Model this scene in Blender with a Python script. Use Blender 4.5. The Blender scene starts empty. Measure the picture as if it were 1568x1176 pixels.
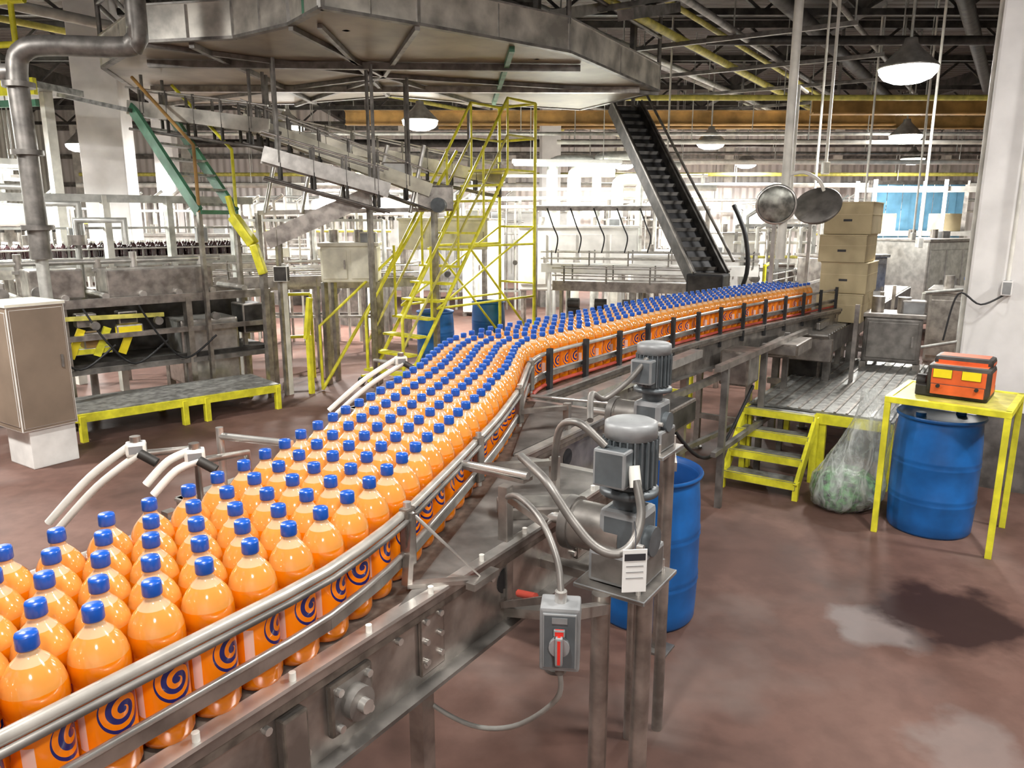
import bpy, bmesh, math, random
import numpy as np
from mathutils import Vector, Matrix, Euler
random.seed(7)
S = bpy.context.scene

# ------------------------------------------------------------------ materials
MATS = {}
def mat(name, col, rough=0.5, metal=0.0, var=0.12, scale=6.0, bump=0.0, coat=0.0, col2=None, emit=0.0, transl=0.0, alpha=1.0, spec=None):
    if name in MATS: return MATS[name]
    m = bpy.data.materials.new(name); m.use_nodes = True
    nt = m.node_tree; N = nt.nodes; L = nt.links
    p = N['Principled BSDF']
    tc = N.new('ShaderNodeTexCoord')
    nz = N.new('ShaderNodeTexNoise'); nz.inputs['Scale'].default_value = scale; nz.inputs['Detail'].default_value = 5
    L.new(tc.outputs['Object'], nz.inputs['Vector'])
    r = N.new('ShaderNodeValToRGB')
    c2 = col2 if col2 else tuple(max(0, x*(1-var*2)) for x in col)
    c1 = col if col2 else tuple(min(1, x*(1+var)) for x in col)
    r.color_ramp.elements[0].color = (*c2, 1); r.color_ramp.elements[0].position = .35
    r.color_ramp.elements[1].color = (*c1, 1); r.color_ramp.elements[1].position = .65
    L.new(nz.outputs['Fac'], r.inputs['Fac']); L.new(r.outputs[0], p.inputs['Base Color'])
    p.inputs['Roughness'].default_value = rough; p.inputs['Metallic'].default_value = metal
    p.inputs['Coat Weight'].default_value = coat
    p.inputs['Coat Roughness'].default_value = 0.04
    if spec is not None: p.inputs['Specular IOR Level'].default_value = spec
    if alpha < 1: p.inputs['Alpha'].default_value = alpha
    if emit:
        p.inputs['Emission Color'].default_value = (*col, 1); p.inputs['Emission Strength'].default_value = emit
    if bump:
        b = N.new('ShaderNodeBump'); b.inputs['Strength'].default_value = bump; b.inputs['Distance'].default_value = 0.02
        L.new(nz.outputs['Fac'], b.inputs['Height']); L.new(b.outputs[0], p.inputs['Normal'])
    if transl:
        t = N.new('ShaderNodeBsdfTranslucent'); L.new(r.outputs[0], t.inputs['Color'])
        mx = N.new('ShaderNodeMixShader'); mx.inputs[0].default_value = transl
        L.new(p.outputs[0], mx.inputs[1]); L.new(t.outputs[0], mx.inputs[2]); L.new(mx.outputs[0], N['Material Output'].inputs['Surface'])
    MATS[name] = m
    return m

STEEL = mat('stainless_steel', (.42,.39,.36), .33, .8, .2, 9)
STEELD = mat('dull_steel', (.23,.215,.20), .45, .55, .22, 7)
STEELL = mat('bright_steel', (.62,.60,.57), .28, .7, .12, 10)
GALV = mat('galvanised_pipe', (.50,.50,.47), .42, .4, .15, 8)
DARK = mat('dark_machinery', (.055,.05,.045), .55, .3, .3, 6)
BLACK = mat('black_rubber', (.018,.018,.02), .6, 0, .2, 10)
BELT = mat('conveyor_chain', (.15,.125,.105), .42, .25, .2, 30)
YEL = mat('safety_yellow_paint', (.80,.75,.04), .42, 0, .12, 9)
YELP = mat('faded_yellow_paint', (.62,.56,.12), .5, 0, .15, 9)
ORB = mat('ochre_beam_paint', (.42,.24,.07), .6, 0, .2, 3)
CREAM = mat('cream_enamel', (.76,.73,.60), .5, 0, .1, 5)
WHITE = mat('white_enamel', (.84,.83,.80), .45, 0, .07, 4)
WHITEP = mat('white_plastic', (.82,.80,.74), .35, 0, .06, 9)
RAILM = mat('guide_rail_sleeve', (.50,.47,.43), .28, .4, .1, 12)
GREYB = mat('motor_paint', (.115,.13,.14), .42, .25, .12, 12)
GREYL = mat('light_grey_paint', (.27,.275,.28), .45, .15, .12, 9)
HOSE = mat('grey_cable_sheath', (.30,.29,.27), .5, 0, .1, 12)
BLUE = mat('blue_polyethylene', (.010,.12,.40), .38, 0, .14, 5)
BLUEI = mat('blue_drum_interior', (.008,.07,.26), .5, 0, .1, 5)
RED = mat('red_plastic', (.70,.03,.02), .35, 0, .08, 9)
REDP = mat('red_rail', (.42,.06,.04), .5, 0, .15, 9)
ORANGEM = mat('orange_enamel', (.75,.13,.03), .45, 0, .12, 6)
GREEN = mat('green_paint', (.07,.22,.13), .5, 0, .15, 6)
TAN = mat('tan_panel', (.25,.19,.14), .55, .05, .08, 3)
CARD = mat('corrugated_cardboard', (.48,.395,.24), .85, 0, .07, 4)
CARDL = mat('cardboard_flap', (.58,.49,.31), .85, 0, .06, 4)
PIPEW = mat('white_painted_pipe', (.74,.72,.66), .5, 0, .12, 5)
GRAT = mat('deck_plate', (.29,.29,.275), .42, .4, .25, 14)
CANU = mat('canopy_underside', (.36,.30,.23), .45, .25, .3, 1.6, col2=(.20,.168,.13))
CANR = mat('canopy_rim', (.62,.59,.53), .38, .35, .25, 3)
COLM = mat('painted_concrete', (.76,.74,.73), .6, 0, .06, 3, bump=.15)
GREENP = mat('green_bottles', (.10,.30,.10), .35, 0, .5, 22, bump=.6)
PAPER = mat('paper_label', (.85,.85,.83), .6, 0, .03, 5)
INK = mat('printed_ink', (.03,.03,.035), .6, 0, .05, 5)
HAZ = mat('warning_sticker', (.9,.72,.02), .4, 0, .05, 9)
DBOT = mat('dark_cola_bottle', (.04,.018,.02), .15, 0, .2, 9, coat=.6)
EMIT = mat('lamp_lens', (1,.985,.94), .4, emit=34)
EMITT = mat('fluorescent_lens', (.95,1,.94), .4, emit=16)
CAPM = mat('blue_bottle_cap', (.006,.08,.42), .32, 0, .05, 10, coat=.2)
NECKM = mat('clear_bottle_neck', (.80,.52,.30), .10, 0, .03, 10, coat=1, transl=.2, spec=.7)
SHO = mat('clear_bottle_shoulder', (.84,.345,.07), .12, 0, .04, 8, coat=1, transl=.2, spec=.8)
LIQ = mat('orange_soda', (.90,.245,.003), .10, 0, .03, 8, coat=1, transl=.22, spec=.7)

def bag_mat():
    m = bpy.data.materials.new('clear_plastic_bag'); m.use_nodes = True
    nt = m.node_tree; N = nt.nodes; L = nt.links; p = N['Principled BSDF']
    p.inputs['Base Color'].default_value = (.72,.76,.74,1); p.inputs['Roughness'].default_value = .2
    tc = N.new('ShaderNodeTexCoord'); mp = N.new('ShaderNodeMapping'); mp.inputs['Scale'].default_value = (1,1,.35); L.new(tc.outputs['Object'], mp.inputs[0])
    nz = N.new('ShaderNodeTexNoise'); nz.inputs['Scale'].default_value = 11; nz.inputs['Detail'].default_value = 4; nz.inputs['Distortion'].default_value = 1.2; L.new(mp.outputs[0], nz.inputs['Vector'])
    mr = N.new('ShaderNodeMapRange'); mr.inputs['From Min'].default_value = .4; mr.inputs['From Max'].default_value = .7; mr.inputs['To Min'].default_value = .2; mr.inputs['To Max'].default_value = .75
    L.new(nz.outputs['Fac'], mr.inputs['Value']); L.new(mr.outputs[0], p.inputs['Alpha'])
    b = N.new('ShaderNodeBump'); b.inputs['Strength'].default_value = .9; b.inputs['Distance'].default_value = .04; L.new(nz.outputs['Fac'], b.inputs['Height']); L.new(b.outputs[0], p.inputs['Normal'])
    return m
BAGM = bag_mat()

def label_mat():
    m = bpy.data.materials.new('soda_label'); m.use_nodes = True
    nt = m.node_tree; N = nt.nodes; L = nt.links; p = N['Principled BSDF']
    uv = N.new('ShaderNodeUVMap'); sp = N.new('ShaderNodeSeparateXYZ'); L.new(uv.outputs[0], sp.inputs[0])
    def M(op, a, b=None):
        n = N.new('ShaderNodeMath'); n.operation = op
        for i, x in enumerate((a, b)):
            if x is None: continue
            if hasattr(x, 'links'): L.new(x, n.inputs[i])
            else: n.inputs[i].default_value = x
        return n.outputs[0]
    def mixc(f, a, c):
        q = N.new('ShaderNodeMix'); q.data_type = 'RGBA'; L.new(f, q.inputs['Factor'])
        if hasattr(a, 'links'): L.new(a, q.inputs['A'])
        else: q.inputs['A'].default_value = a
        q.inputs['B'].default_value = c; return q.outputs['Result']
    fu = M('SUBTRACT', M('FRACT', sp.outputs[0]), .5)
    dx = M('MULTIPLY', fu, 1.25); dy = M('SUBTRACT', sp.outputs[1], .55)
    rr = M('SQRT', M('ADD', M('MULTIPLY', dx, dx), M('MULTIPLY', dy, dy)))
    an = M('DIVIDE', M('ARCTAN2', dy, dx), 6.28318)
    sw = M('FRACT', M('ADD', M('MULTIPLY', rr, 6.0), an))
    navy = M('MULTIPLY', M('LESS_THAN', rr, .36), M('GREATER_THAN', sw, .5))
    navy = M('MAXIMUM', navy, M('LESS_THAN', rr, .05))
    col = mixc(navy, (.94,.235,.004,1), (.015,.02,.14,1))
    side = M('MULTIPLY', M('GREATER_THAN', M('ABSOLUTE', fu), .43), M('LESS_THAN', sp.outputs[1], .62))
    col = mixc(side, col, (.80,.52,.44,1))
    L.new(col, p.inputs['Base Color'])
    p.inputs['Roughness'].default_value = .25; p.inputs['Coat Weight'].default_value = .4
    return m
LABEL = label_mat()

# ------------------------------------------------------------------ mesh builder
class B:
    def __init__(s, name): s.name = name; s.bm = bmesh.new(); s.mats = []
    def mi(s, m):
        if m not in s.mats: s.mats.append(m)
        return s.mats.index(m)
    def _mesh(s, vs, fs, m, smooth=False):
        i = s.mi(m); bv = [s.bm.verts.new(v) for v in vs]; out = []
        for f in fs:
            try: q = s.bm.faces.new([bv[k] for k in f])
            except ValueError: continue
            q.material_index = i; q.smooth = smooth; out.append(q)
        return out
    def box(s, c, size, m, rz=0, R=None, bev=0.0):
        M = R.to_4x4() if R is not None else Matrix.Rotation(rz, 4, 'Z')
        hx, hy, hz = size[0]/2, size[1]/2, size[2]/2
        vs = [Vector((x, y, z)) for x in (-hx, hx) for y in (-hy, hy) for z in (-hz, hz)]
        vs = [M @ v + Vector(c) for v in vs]
        fs = [(0,1,3,2),(4,6,7,5),(0,4,5,1),(2,3,7,6),(0,2,6,4),(1,5,7,3)]
        faces = s._mesh(vs, fs, m)
        if bev > 0:
            ed = list({e for f in faces for e in f.edges})
            bmesh.ops.bevel(s.bm, geom=ed, offset=min(bev, min(size)*.45), segments=2, affect='EDGES', profile=.6)
    def beam(s, p1, p2, w, h, m, bev=0):
        p1 = Vector(p1); p2 = Vector(p2); d = p2-p1; l = d.length
        if l < 1e-5: return
        x = d.normalized(); up = Vector((0,0,1))
        if abs(x.dot(up)) > .98: up = Vector((-.552, -.834, 0))
        y = up.cross(x).normalized(); z = x.cross(y)
        R = Matrix((x, y, z)).transposed()
        s.box((p1+p2)/2, (l, w, h), m, R=R, bev=bev)
    def tube(s, pts, r, m, seg=8, cap=True):
        pts = [Vector(p) for p in pts]; n = len(pts); ring = []
        t0 = (pts[1]-pts[0]).normalized()
        a = t0.cross(Vector((0,0,1)))
        if a.length < .05: a = t0.cross(Vector((1,0,0)))
        a.normalize()
        for i, p in enumerate(pts):
            if i == 0: t = pts[1]-pts[0]
            elif i == n-1: t = pts[-1]-pts[-2]
            else: t = (pts[i+1]-p).normalized()+(p-pts[i-1]).normalized()
            t.normalize(); a = a - t*a.dot(t)
            if a.length < 1e-4: a = t.orthogonal()
            a.normalize(); b = t.cross(a)
            ring.append([p+(a*math.cos(k*2*math.pi/seg)+b*math.sin(k*2*math.pi/seg))*r for k in range(seg)])
        vs = [v for q in ring for v in q]; fs = []
        for i in range(n-1):
            for k in range(seg):
                k2 = (k+1) % seg
                fs.append((i*seg+k, i*seg+k2, (i+1)*seg+k2, (i+1)*seg+k))
        s._mesh(vs, fs, m, True)
        if cap:
            s._mesh(ring[0][::-1], [tuple(range(seg))], m); s._mesh(ring[-1], [tuple(range(seg))], m)
    def cyl(s, p1, p2, r, m, seg=16): s.tube([p1, p2], r, m, seg)
    def lathe(s, prof, c, m, seg=28, R=None):
        c = Vector(c); R = R or Matrix.Identity(3)
        vs = []; fs = []
        for (r, z) in prof:
            for k in range(seg):
                a = k*2*math.pi/seg
                vs.append(c + R @ Vector((r*math.cos(a), r*math.sin(a), z)))
        for i in range(len(prof)-1):
            for k in range(seg):
                k2 = (k+1) % seg
                fs.append((i*seg+k, i*seg+k2, (i+1)*seg+k2, (i+1)*seg+k))
        s._mesh(vs, fs, m, True)
    def prism(s, poly, z0, z1, m):
        n = len(poly)
        vs = [Vector((x, y, z0)) for x, y in poly]; s._mesh(vs, [tuple(range(n-1, -1, -1))], m)
        vt = [Vector((x, y, z1)) for x, y in poly]; s._mesh(vt, [tuple(range(n))], m)
        for i in range(n):
            j = (i+1) % n
            s._mesh([vs[i], vs[j], vt[j], vt[i]], [(0,1,2,3)], m)
    def finish(s):
        me = bpy.data.meshes.new(s.name)
        xs = [v.co for v in s.bm.verts]
        c = Vector(((min(v.x for v in xs)+max(v.x for v in xs))/2, (min(v.y for v in xs)+max(v.y for v in xs))/2, min(v.z for v in xs)))
        bmesh.ops.translate(s.bm, verts=s.bm.verts, vec=-c)
        s.bm.to_mesh(me); s.bm.free()
        for m in s.mats: me.materials.append(m)
        o = bpy.data.objects.new(s.name, me); o.location = c
        S.collection.objects.link(o)
        return o
def smooth(pts, n=6):
    P = [Vector(p) for p in pts]; P = [P[0]]+P+[P[-1]]; out = []
    for i in range(1, len(P)-2):
        for k in range(n):
            t = k/n; a, c, d, e = P[i-1], P[i], P[i+1], P[i+2]
            out.append(.5*((2*c)+(-a+d)*t+(2*a-5*c+4*d-e)*t*t+(-a+3*c-3*d+e)*t**3))
    out.append(P[-2]); return out

# building axes: production line runs along ES, EN points to its left
ES = Vector((.552, .834, 0)); EN = Vector((-.834, .552, 0)); O = Vector((-.75, 1.18, 0)); RZ = math.atan2(.834, .552)
def sn(s, n, z=0): return O + ES*s + EN*n + Vector((0, 0, z))

# ------------------------------------------------------------------ room
XL, XR, YF, YB, ZC = -17, 18, -5, 29, 6.3
ZH = ZC-.03   # hanger height
def floor_mat():
    m = bpy.data.materials.new('sealed_red_concrete'); m.use_nodes = True
    nt = m.node_tree; N = nt.nodes; L = nt.links; p = N['Principled BSDF']
    tc = N.new('ShaderNodeTexCoord')
    def noise(sc, det, loc=(0,0,0), rg=.55):
        mp = N.new('ShaderNodeMapping'); mp.inputs['Location'].default_value = loc; L.new(tc.outputs['Object'], mp.inputs[0])
        n = N.new('ShaderNodeTexNoise'); n.inputs['Scale'].default_value = sc; n.inputs['Detail'].default_value = det; n.inputs['Roughness'].default_value = rg
        L.new(mp.outputs[0], n.inputs['Vector']); return n.outputs['Fac']
    def ramp(src, stops):
        r = N.new('ShaderNodeValToRGB'); e = r.color_ramp.elements
        e[0].position, e[0].color = stops[0][0], (*stops[0][1], 1); e[1].position, e[1].color = stops[-1][0], (*stops[-1][1], 1)
        for pz, c in stops[1:-1]: q = e.new(pz); q.color = (*c, 1)
        L.new(src, r.inputs['Fac']); return r.outputs[0]
    def mix(f, a, c, blend='MIX'):
        m_ = N.new('ShaderNodeMix'); m_.data_type = 'RGBA'; m_.blend_type = blend
        for k, v in (('Factor', f), ('A', a), ('B', c)):
            if hasattr(v, 'links'): L.new(v, m_.inputs[k])
            else: m_.inputs[k].default_value = v
        return m_.outputs['Result']
    n1 = noise(.8, 7, rg=.62); n2 = noise(7, 6)
    base = ramp(n1, [(.30,(.085,.048,.039)), (.5,(.145,.080,.064)), (.72,(.195,.118,.097))])
    base = mix(.45, base, ramp(n2, [(.35,(.6,.6,.6)), (.6,(1,1,1))]), 'MULTIPLY')
    base = mix(ramp(noise(.9, 4, (3.3,1.7,0)), [(.58,(0,0,0)),(.75,(.5,.5,.5))]), base, (.20,.165,.15,1))
    def stain_or_glare(cx, cy, r, dist):
        mp = N.new('ShaderNodeMapping'); mp.inputs['Location'].default_value = (-(cx-.5)/r, -(cy-12)/r, 0); mp.inputs['Scale'].default_value = (1/r, 1/r, 0)
        nz = N.new('ShaderNodeTexNoise'); nz.inputs['Scale'].default_value = 4; nz.inputs['Detail'].default_value = 5; L.new(tc.outputs['Object'], nz.inputs['Vector'])
        L.new(tc.outputs['Object'], mp.inputs[0])
        ln = N.new('ShaderNodeVectorMath'); ln.operation = 'LENGTH'; L.new(mp.outputs[0], ln.inputs[0])
        a = N.new('ShaderNodeMath'); a.operation = 'MULTIPLY_ADD'; a.inputs[1].default_value = dist; L.new(nz.outputs['Fac'], a.inputs[0]); L.new(ln.outputs['Value'], a.inputs[2])
        mr = N.new('ShaderNodeMapRange'); mr.inputs['From Min'].default_value = .7+dist*.5; mr.inputs['From Max'].default_value = 1.15+dist*.5; mr.inputs['To Min'].default_value = 1; mr.inputs['To Max'].default_value = 0
        L.new(a.outputs[0], mr.inputs['Value']); return mr.outputs[0]
    def scaled(v, f):
        q = N.new('ShaderNodeMath'); q.operation = 'MULTIPLY'; q.inputs[1].default_value = f; L.new(v, q.inputs[0]); return q.outputs[0]
    dk = stain_or_glare(2.60, 4.1, .42, 1.6); glare = stain_or_glare(2.12, 3.95, .24, 1.8); lt2 = stain_or_glare(2.05, 2.9, .26, 1.8); dk2 = stain_or_glare(1.6, 5.0, .6, 1.6)
    base = mix(scaled(lt2, .4), base, (.26,.23,.22,1)); base = mix(scaled(glare, .6), base, (.25,.225,.22,1)); base = mix(scaled(dk, .95), base, (.028,.013,.012,1))  # the stronger pale patch is a lamp's reflection painted into the base colour
    base = mix(scaled(dk2, .5), base, (.075,.04,.034,1))
    L.new(base, p.inputs['Base Color'])
    rr = N.new('ShaderNodeMapRange'); rr.inputs['From Min'].default_value = .3; rr.inputs['From Max'].default_value = .7
    rr.inputs['To Min'].default_value = .52; rr.inputs['To Max'].default_value = .78
    L.new(n1, rr.inputs['Value']); L.new(rr.outputs[0], p.inputs['Roughness'])
    p.inputs['Specular IOR Level'].default_value = .18
    b = N.new('ShaderNodeBump'); b.inputs['Strength'].default_value = .12; L.new(n2, b.inputs['Height']); L.new(b.outputs[0], p.inputs['Normal'])
    return m
b = B('floor'); b.box(((XL+XR)/2, (YF+YB)/2, -.1), (XR-XL+.4, YB-YF+.4, .2), floor_mat()); b.finish()
def siding(name, c1, c2, axis):
    m = bpy.data.materials.new(name); m.use_nodes = True
    nt = m.node_tree; N = nt.nodes; L = nt.links; p = N['Principled BSDF']
    tc = N.new('ShaderNodeTexCoord'); w = N.new('ShaderNodeTexWave'); w.bands_direction = axis; w.inputs['Scale'].default_value = 1.2
    L.new(tc.outputs['Object'], w.inputs['Vector'])
    nz = N.new('ShaderNodeTexNoise'); nz.inputs['Scale'].default_value = .5; L.new(tc.outputs['Object'], nz.inputs['Vector'])
    r = N.new('ShaderNodeValToRGB'); r.color_ramp.elements[0].color = (*c2, 1); r.color_ramp.elements[1].color = (*c1, 1)
    r.color_ramp.elements[0].position = .35; r.color_ramp.elements[1].position = .65
    L.new(nz.outputs['Fac'], r.inputs['Fac']); L.new(r.outputs[0], p.inputs['Base Color']); p.inputs['Roughness'].default_value = .6
    bp = N.new('ShaderNodeBump'); bp.inputs['Strength'].default_value = .7; bp.inputs['Distance'].default_value = .08
    L.new(w.outputs['Fac'], bp.inputs['Height']); L.new(bp.outputs[0], p.inputs['Normal'])
    return m
WB = siding('wall_siding', (.84,.80,.78), (.72,.66,.63), 'X'); WS = siding('wall_siding_side', (.78,.80,.72), (.66,.66,.58), 'Y')
CE = siding('roof_deck', (.075,.06,.05), (.045,.037,.031), 'Y')
b = B('wall_back'); b.box(((XL+XR)/2, YB+.1, ZC/2), (XR-XL+.4, .2, ZC), WB); b.finish()
b = B('wall_left'); b.box((XL-.1, (YF+YB)/2, ZC/2), (.2, YB-YF, ZC), WS); b.finish()
b = B('wall_right'); b.box((XR+.1, (YF+YB)/2, ZC/2), (.2, YB-YF, ZC), WS); b.finish()
b = B('wall_front'); b.box(((XL+XR)/2, YF-.1, ZC/2), (XR-XL+.4, .2, ZC), WB); b.finish()
b = B('ceiling'); b.box(((XL+XR)/2, (YF+YB)/2, ZC+.1), (XR-XL+.4, YB-YF+.4, .2), CE); b.finish()
b = B('trim_wall_girts')
for z in (3.6, 4.6, 5.6): b.box(((XL+XR)/2, YB-.08, z), (XR-XL-.1, .1, .16), STEELD)
for x in range(-16, 18, 4): b.box((x, YB-.16, ZH/2), (.3, .22, ZH), PIPEW)
b.finish()

# ------------------------------------------------------------------ roof structure
b = B('roof_truss_framing')
for y in (9.5, 13, 16.5, 20, 23.5, 27):
    b.beam((XL+.1, y, ZC-.11), (XR-.1, y, ZC-.11), .12, .14, DARK); b.beam((XL+.1, y, ZC-.75), (XR-.1, y, ZC-.75), .1, .1, DARK)
    x = XL+.2; k = 0
    while x < XR-.8:
        b.beam((x, y, ZC-.1 if k % 2 else ZC-.75), (x+.8, y, ZC-.75 if k % 2 else ZC-.1), .05, .05, DARK); x += .8; k += 1
for x in (-12, -6, 0, 6, 12):
    b.beam((x, 3, ZC-.4), (x, YB-.3, ZC-.4), .16, .35, DARK)
b.finish()
b = B('crane_girder')
for (y, z, x0, x1) in ((19, 4.55, -4, 9.2), (21.5, 4.75, -2, 16), (15.6, 4.35, 5.9, 11)):
    b.box(((x0+x1)/2, y, z), (x1-x0, .22, .03), ORB); b.box(((x0+x1)/2, y, z+.3), (x1-x0, .22, .03), ORB); b.box(((x0+x1)/2, y, z+.15), (x1-x0, .04, .3), ORB)
    x = x0+.5
    while x < x1: b.beam((x, y, z+.3), (x, y, ZH), .05, .05, STEELD); x += 3
b.finish()
b = B('overhead_pipe_rack')
def opipe(px, py, z, l0, l1, r, m):
    p = Vector((px, py, z)); b.tube([p+ES*l0, p+ES*l1], r, m, 10)
for (px, py, z, r, m) in ((2.55,12.3,5.0,.06,YELP),(2.9,12.1,5.15,.04,YELP),(3.3,11.9,5.0,.05,STEELD),(2.1,12.6,5.3,.07,DARK),(1.7,12.8,5.05,.05,GALV),(3.8,11.6,5.4,.12,DARK),(4.4,11.2,5.3,.04,STEELD),(1.0,13.2,5.4,.1,STEELD),(5.6,10.4,5.5,.12,DARK),(6.6,9.8,5.3,.05,STEELD),(-2,14,5.1,.05,GALV),(-3.4,15,5.0,.07,PIPEW),(-5.5,15,5.2,.05,YELP)):
    opipe(px, py, z, -9, 13, r, m)
for (y, z, x0, x1, r, m) in ((17.5,4.0,1,14,.05,PIPEW),(17.7,4.2,-8,14,.04,GALV),(22,3.9,-6,16,.07,PIPEW),(22.2,4.15,-6,16,.05,STEELD),(25,3.4,-14,17,.08,PIPEW),(25.2,3.75,-14,17,.06,YELP),(27.5,3.0,-14,17,.06,GALV),(27.5,2.6,-14,17,.04,PIPEW),(14.6,4.5,2,13,.05,YELP),(24,4.6,-10,17,.12,DARK),(12.4,5.0,3,12,.07,DARK)):
    b.tube([(x0, y, z), (x1, y, z)], r, m, 10)
    x = x0+.4
    while x < x1: b.tube([(x, y, z), (x, y, ZH)], .012, GALV, 5); x += 2.6
for k in range(-3, 5):
    p = Vector((2.6,12.3,0))+ES*k*2.4
    b.beam((p.x-1.8, p.y+1, 4.92), (p.x+2.1, p.y-1.3, 4.92), .06, .06, STEELD)
    for q in (-1.8, 2.1):
        b.tube([(p.x+q, p.y-q*.57, 4.9), (p.x+q, p.y-q*.57, ZH)], .015, GALV, 5)
b.finish()

# ------------------------------------------------------------------ lamps
def lamp(x, y, z=4.1, e=190, r=.33):
    b = B('high_bay_lamp')
    b.lathe([(.001, .34), (.07, .34), (.08, .28), (.13, .22), (.25, .10), (r, .02), (r+.015, .0), (r, -.005)], (x, y, z), STEELL, 28)
    b.lathe([(r, .0), (r*.97, -.06), (r*.82, -.12), (r*.5, -.165), (.001, -.18)], (x, y, z), EMIT, 28)
    b.tube([(x, y, z+.3), (x, y, ZH)], .018, GALV, 6)
    o = b.finish()
    ld = bpy.data.lights.new('lamp_light', 'AREA'); ld.shape = 'DISK'; ld.size = .45; ld.energy = e; ld.color = (1, .975, .93)
    lo = bpy.data.objects.new('lamp_light', ld); S.collection.objects.link(lo); lo.parent = o
    lo.location = (x-o.location.x, y-o.location.y, z-.2-o.location.z)
for (x, y, e) in ((-1.7,14.6,460),(-4.45,15.6,500),(4.8,9.7,190),(4.66,18.4,440),(8.56,17.1,360),(12,23.4,520),(3.68,25.7,650),(7.5,25,620),(-10.5,19.1,700),(-5.0,25,650),(-9.5,10.5,520)):
    lamp(x, y, 4.1, e)
for (x, y, z, e) in ((-.6,.9,4.8,80),(2.6,2.6,4.8,75),(-3.4,3.6,4.8,145),(-6.5,5.5,4.8,280),(1,-2.5,4.8,110),(6,3.5,4.8,140)):  # unseen lamps, added overhead and behind the camera to light the foreground
    lamp(x, y, z, e)
def strip(x, y, z, rz, e, ln=2.4):
    b = B('fluorescent_fixture')
    b.box((x, y, z+.05), (ln, .22, .08), WHITE, rz=rz, bev=.01)
    b.box((x, y, z-.01), (ln*.97, .18, .07), EMITT, rz=rz, bev=.02)
    d = Vector((math.cos(rz), math.sin(rz), 0))
    for k in (-.8, .8): b.tube([Vector((x, y, z+.09))+d*k, Vector((x, y, ZH))+d*k], .01, GALV, 5)
    o = b.finish()
    ld = bpy.data.lights.new('tube_light', 'AREA'); ld.shape = 'RECTANGLE'; ld.size = ln; ld.size_y = .15; ld.energy = e; ld.color = (.95, 1, .93)
    lo = bpy.data.objects.new('tube_light', ld); S.collection.objects.link(lo); lo.parent = o; lo.location = (0, 0, -.05); lo.rotation_euler = (0, 0, rz)
strip(-9.8, 13.2, 3.1, 1.0, 520); strip(-11.5, 16.5, 3.2, 1.0, 460); strip(1.2, 17.0, 3.5, .1, 320)  # the last fixture is added to brighten the far white tunnels
strip(-7.2, 9.8, 3.0, .7, 200, 1.8)

# ------------------------------------------------------------------ bottle line path
PR = [(-3,0),(.5,0),(.8,.07),(1.3,.25),(1.8,.44),(2.3,.66),(2.85,.96),(3.1,1.05),(3.4,1.06),(3.9,1.03),(4.9,1.0),(6,.9),(7.8,.6),(9.6,.3)]
ss = np.arange(-2.6, 9.2, .01); nn = np.interp(ss, [a for a, _ in PR], [c for _, c in PR])
ker = np.ones(21)/21; nn = np.convolve(np.pad(nn, 10, mode='edge'), ker, 'valid')
path = np.array([[*(sn(a, c).xy)] for a, c in zip(ss, nn)])
tan = np.gradient(path, axis=0); tan /= np.linalg.norm(tan, axis=1)[:, None]
lef = np.stack([-tan[:, 1], tan[:, 0]], 1)
def offs(d): return path + lef*d
def sub(d, z, s0, s1, step=12):
    q = offs(d); i0 = int((s0+2.6)/.01); i1 = min(int((s1+2.6)/.01), len(ss)-1)
    idx = list(range(i0, i1, step))+[i1]
    return [(q[i][0], q[i][1], z) for i in idx]
ZB = 1.31
pos = []
for k in range(5):
    q = offs(k*.1); L_ = np.concatenate([[0], np.cumsum(np.linalg.norm(np.diff(q, axis=0), axis=1))])
    d = 1.11 + k*.06
    while d < L_[-1]-1.15:
        pos.append((np.interp(d, L_, q[:, 0]), np.interp(d, L_, q[:, 1]))); d += .1085
Pq = np.array(pos)
for it in range(30):
    D = Pq[:, None, :]-Pq[None, :, :]; R_ = np.sqrt((D**2).sum(-1)); np.fill_diagonal(R_, 9)
    ov = np.clip(.104-R_, 0, None); Pq = Pq + (D/R_[..., None]*ov[..., None]*.35).sum(1)
    dd = ((Pq[:, None, :]-path[None, ::4, :])**2).sum(-1); j = dd.argmin(1)*4
    lat = ((Pq-path[j])*lef[j]).sum(1); cl = np.clip(lat, 0, .405); Pq = Pq + lef[j]*(cl-lat)[:, None]
pos = [tuple(v) for v in Pq]
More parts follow.
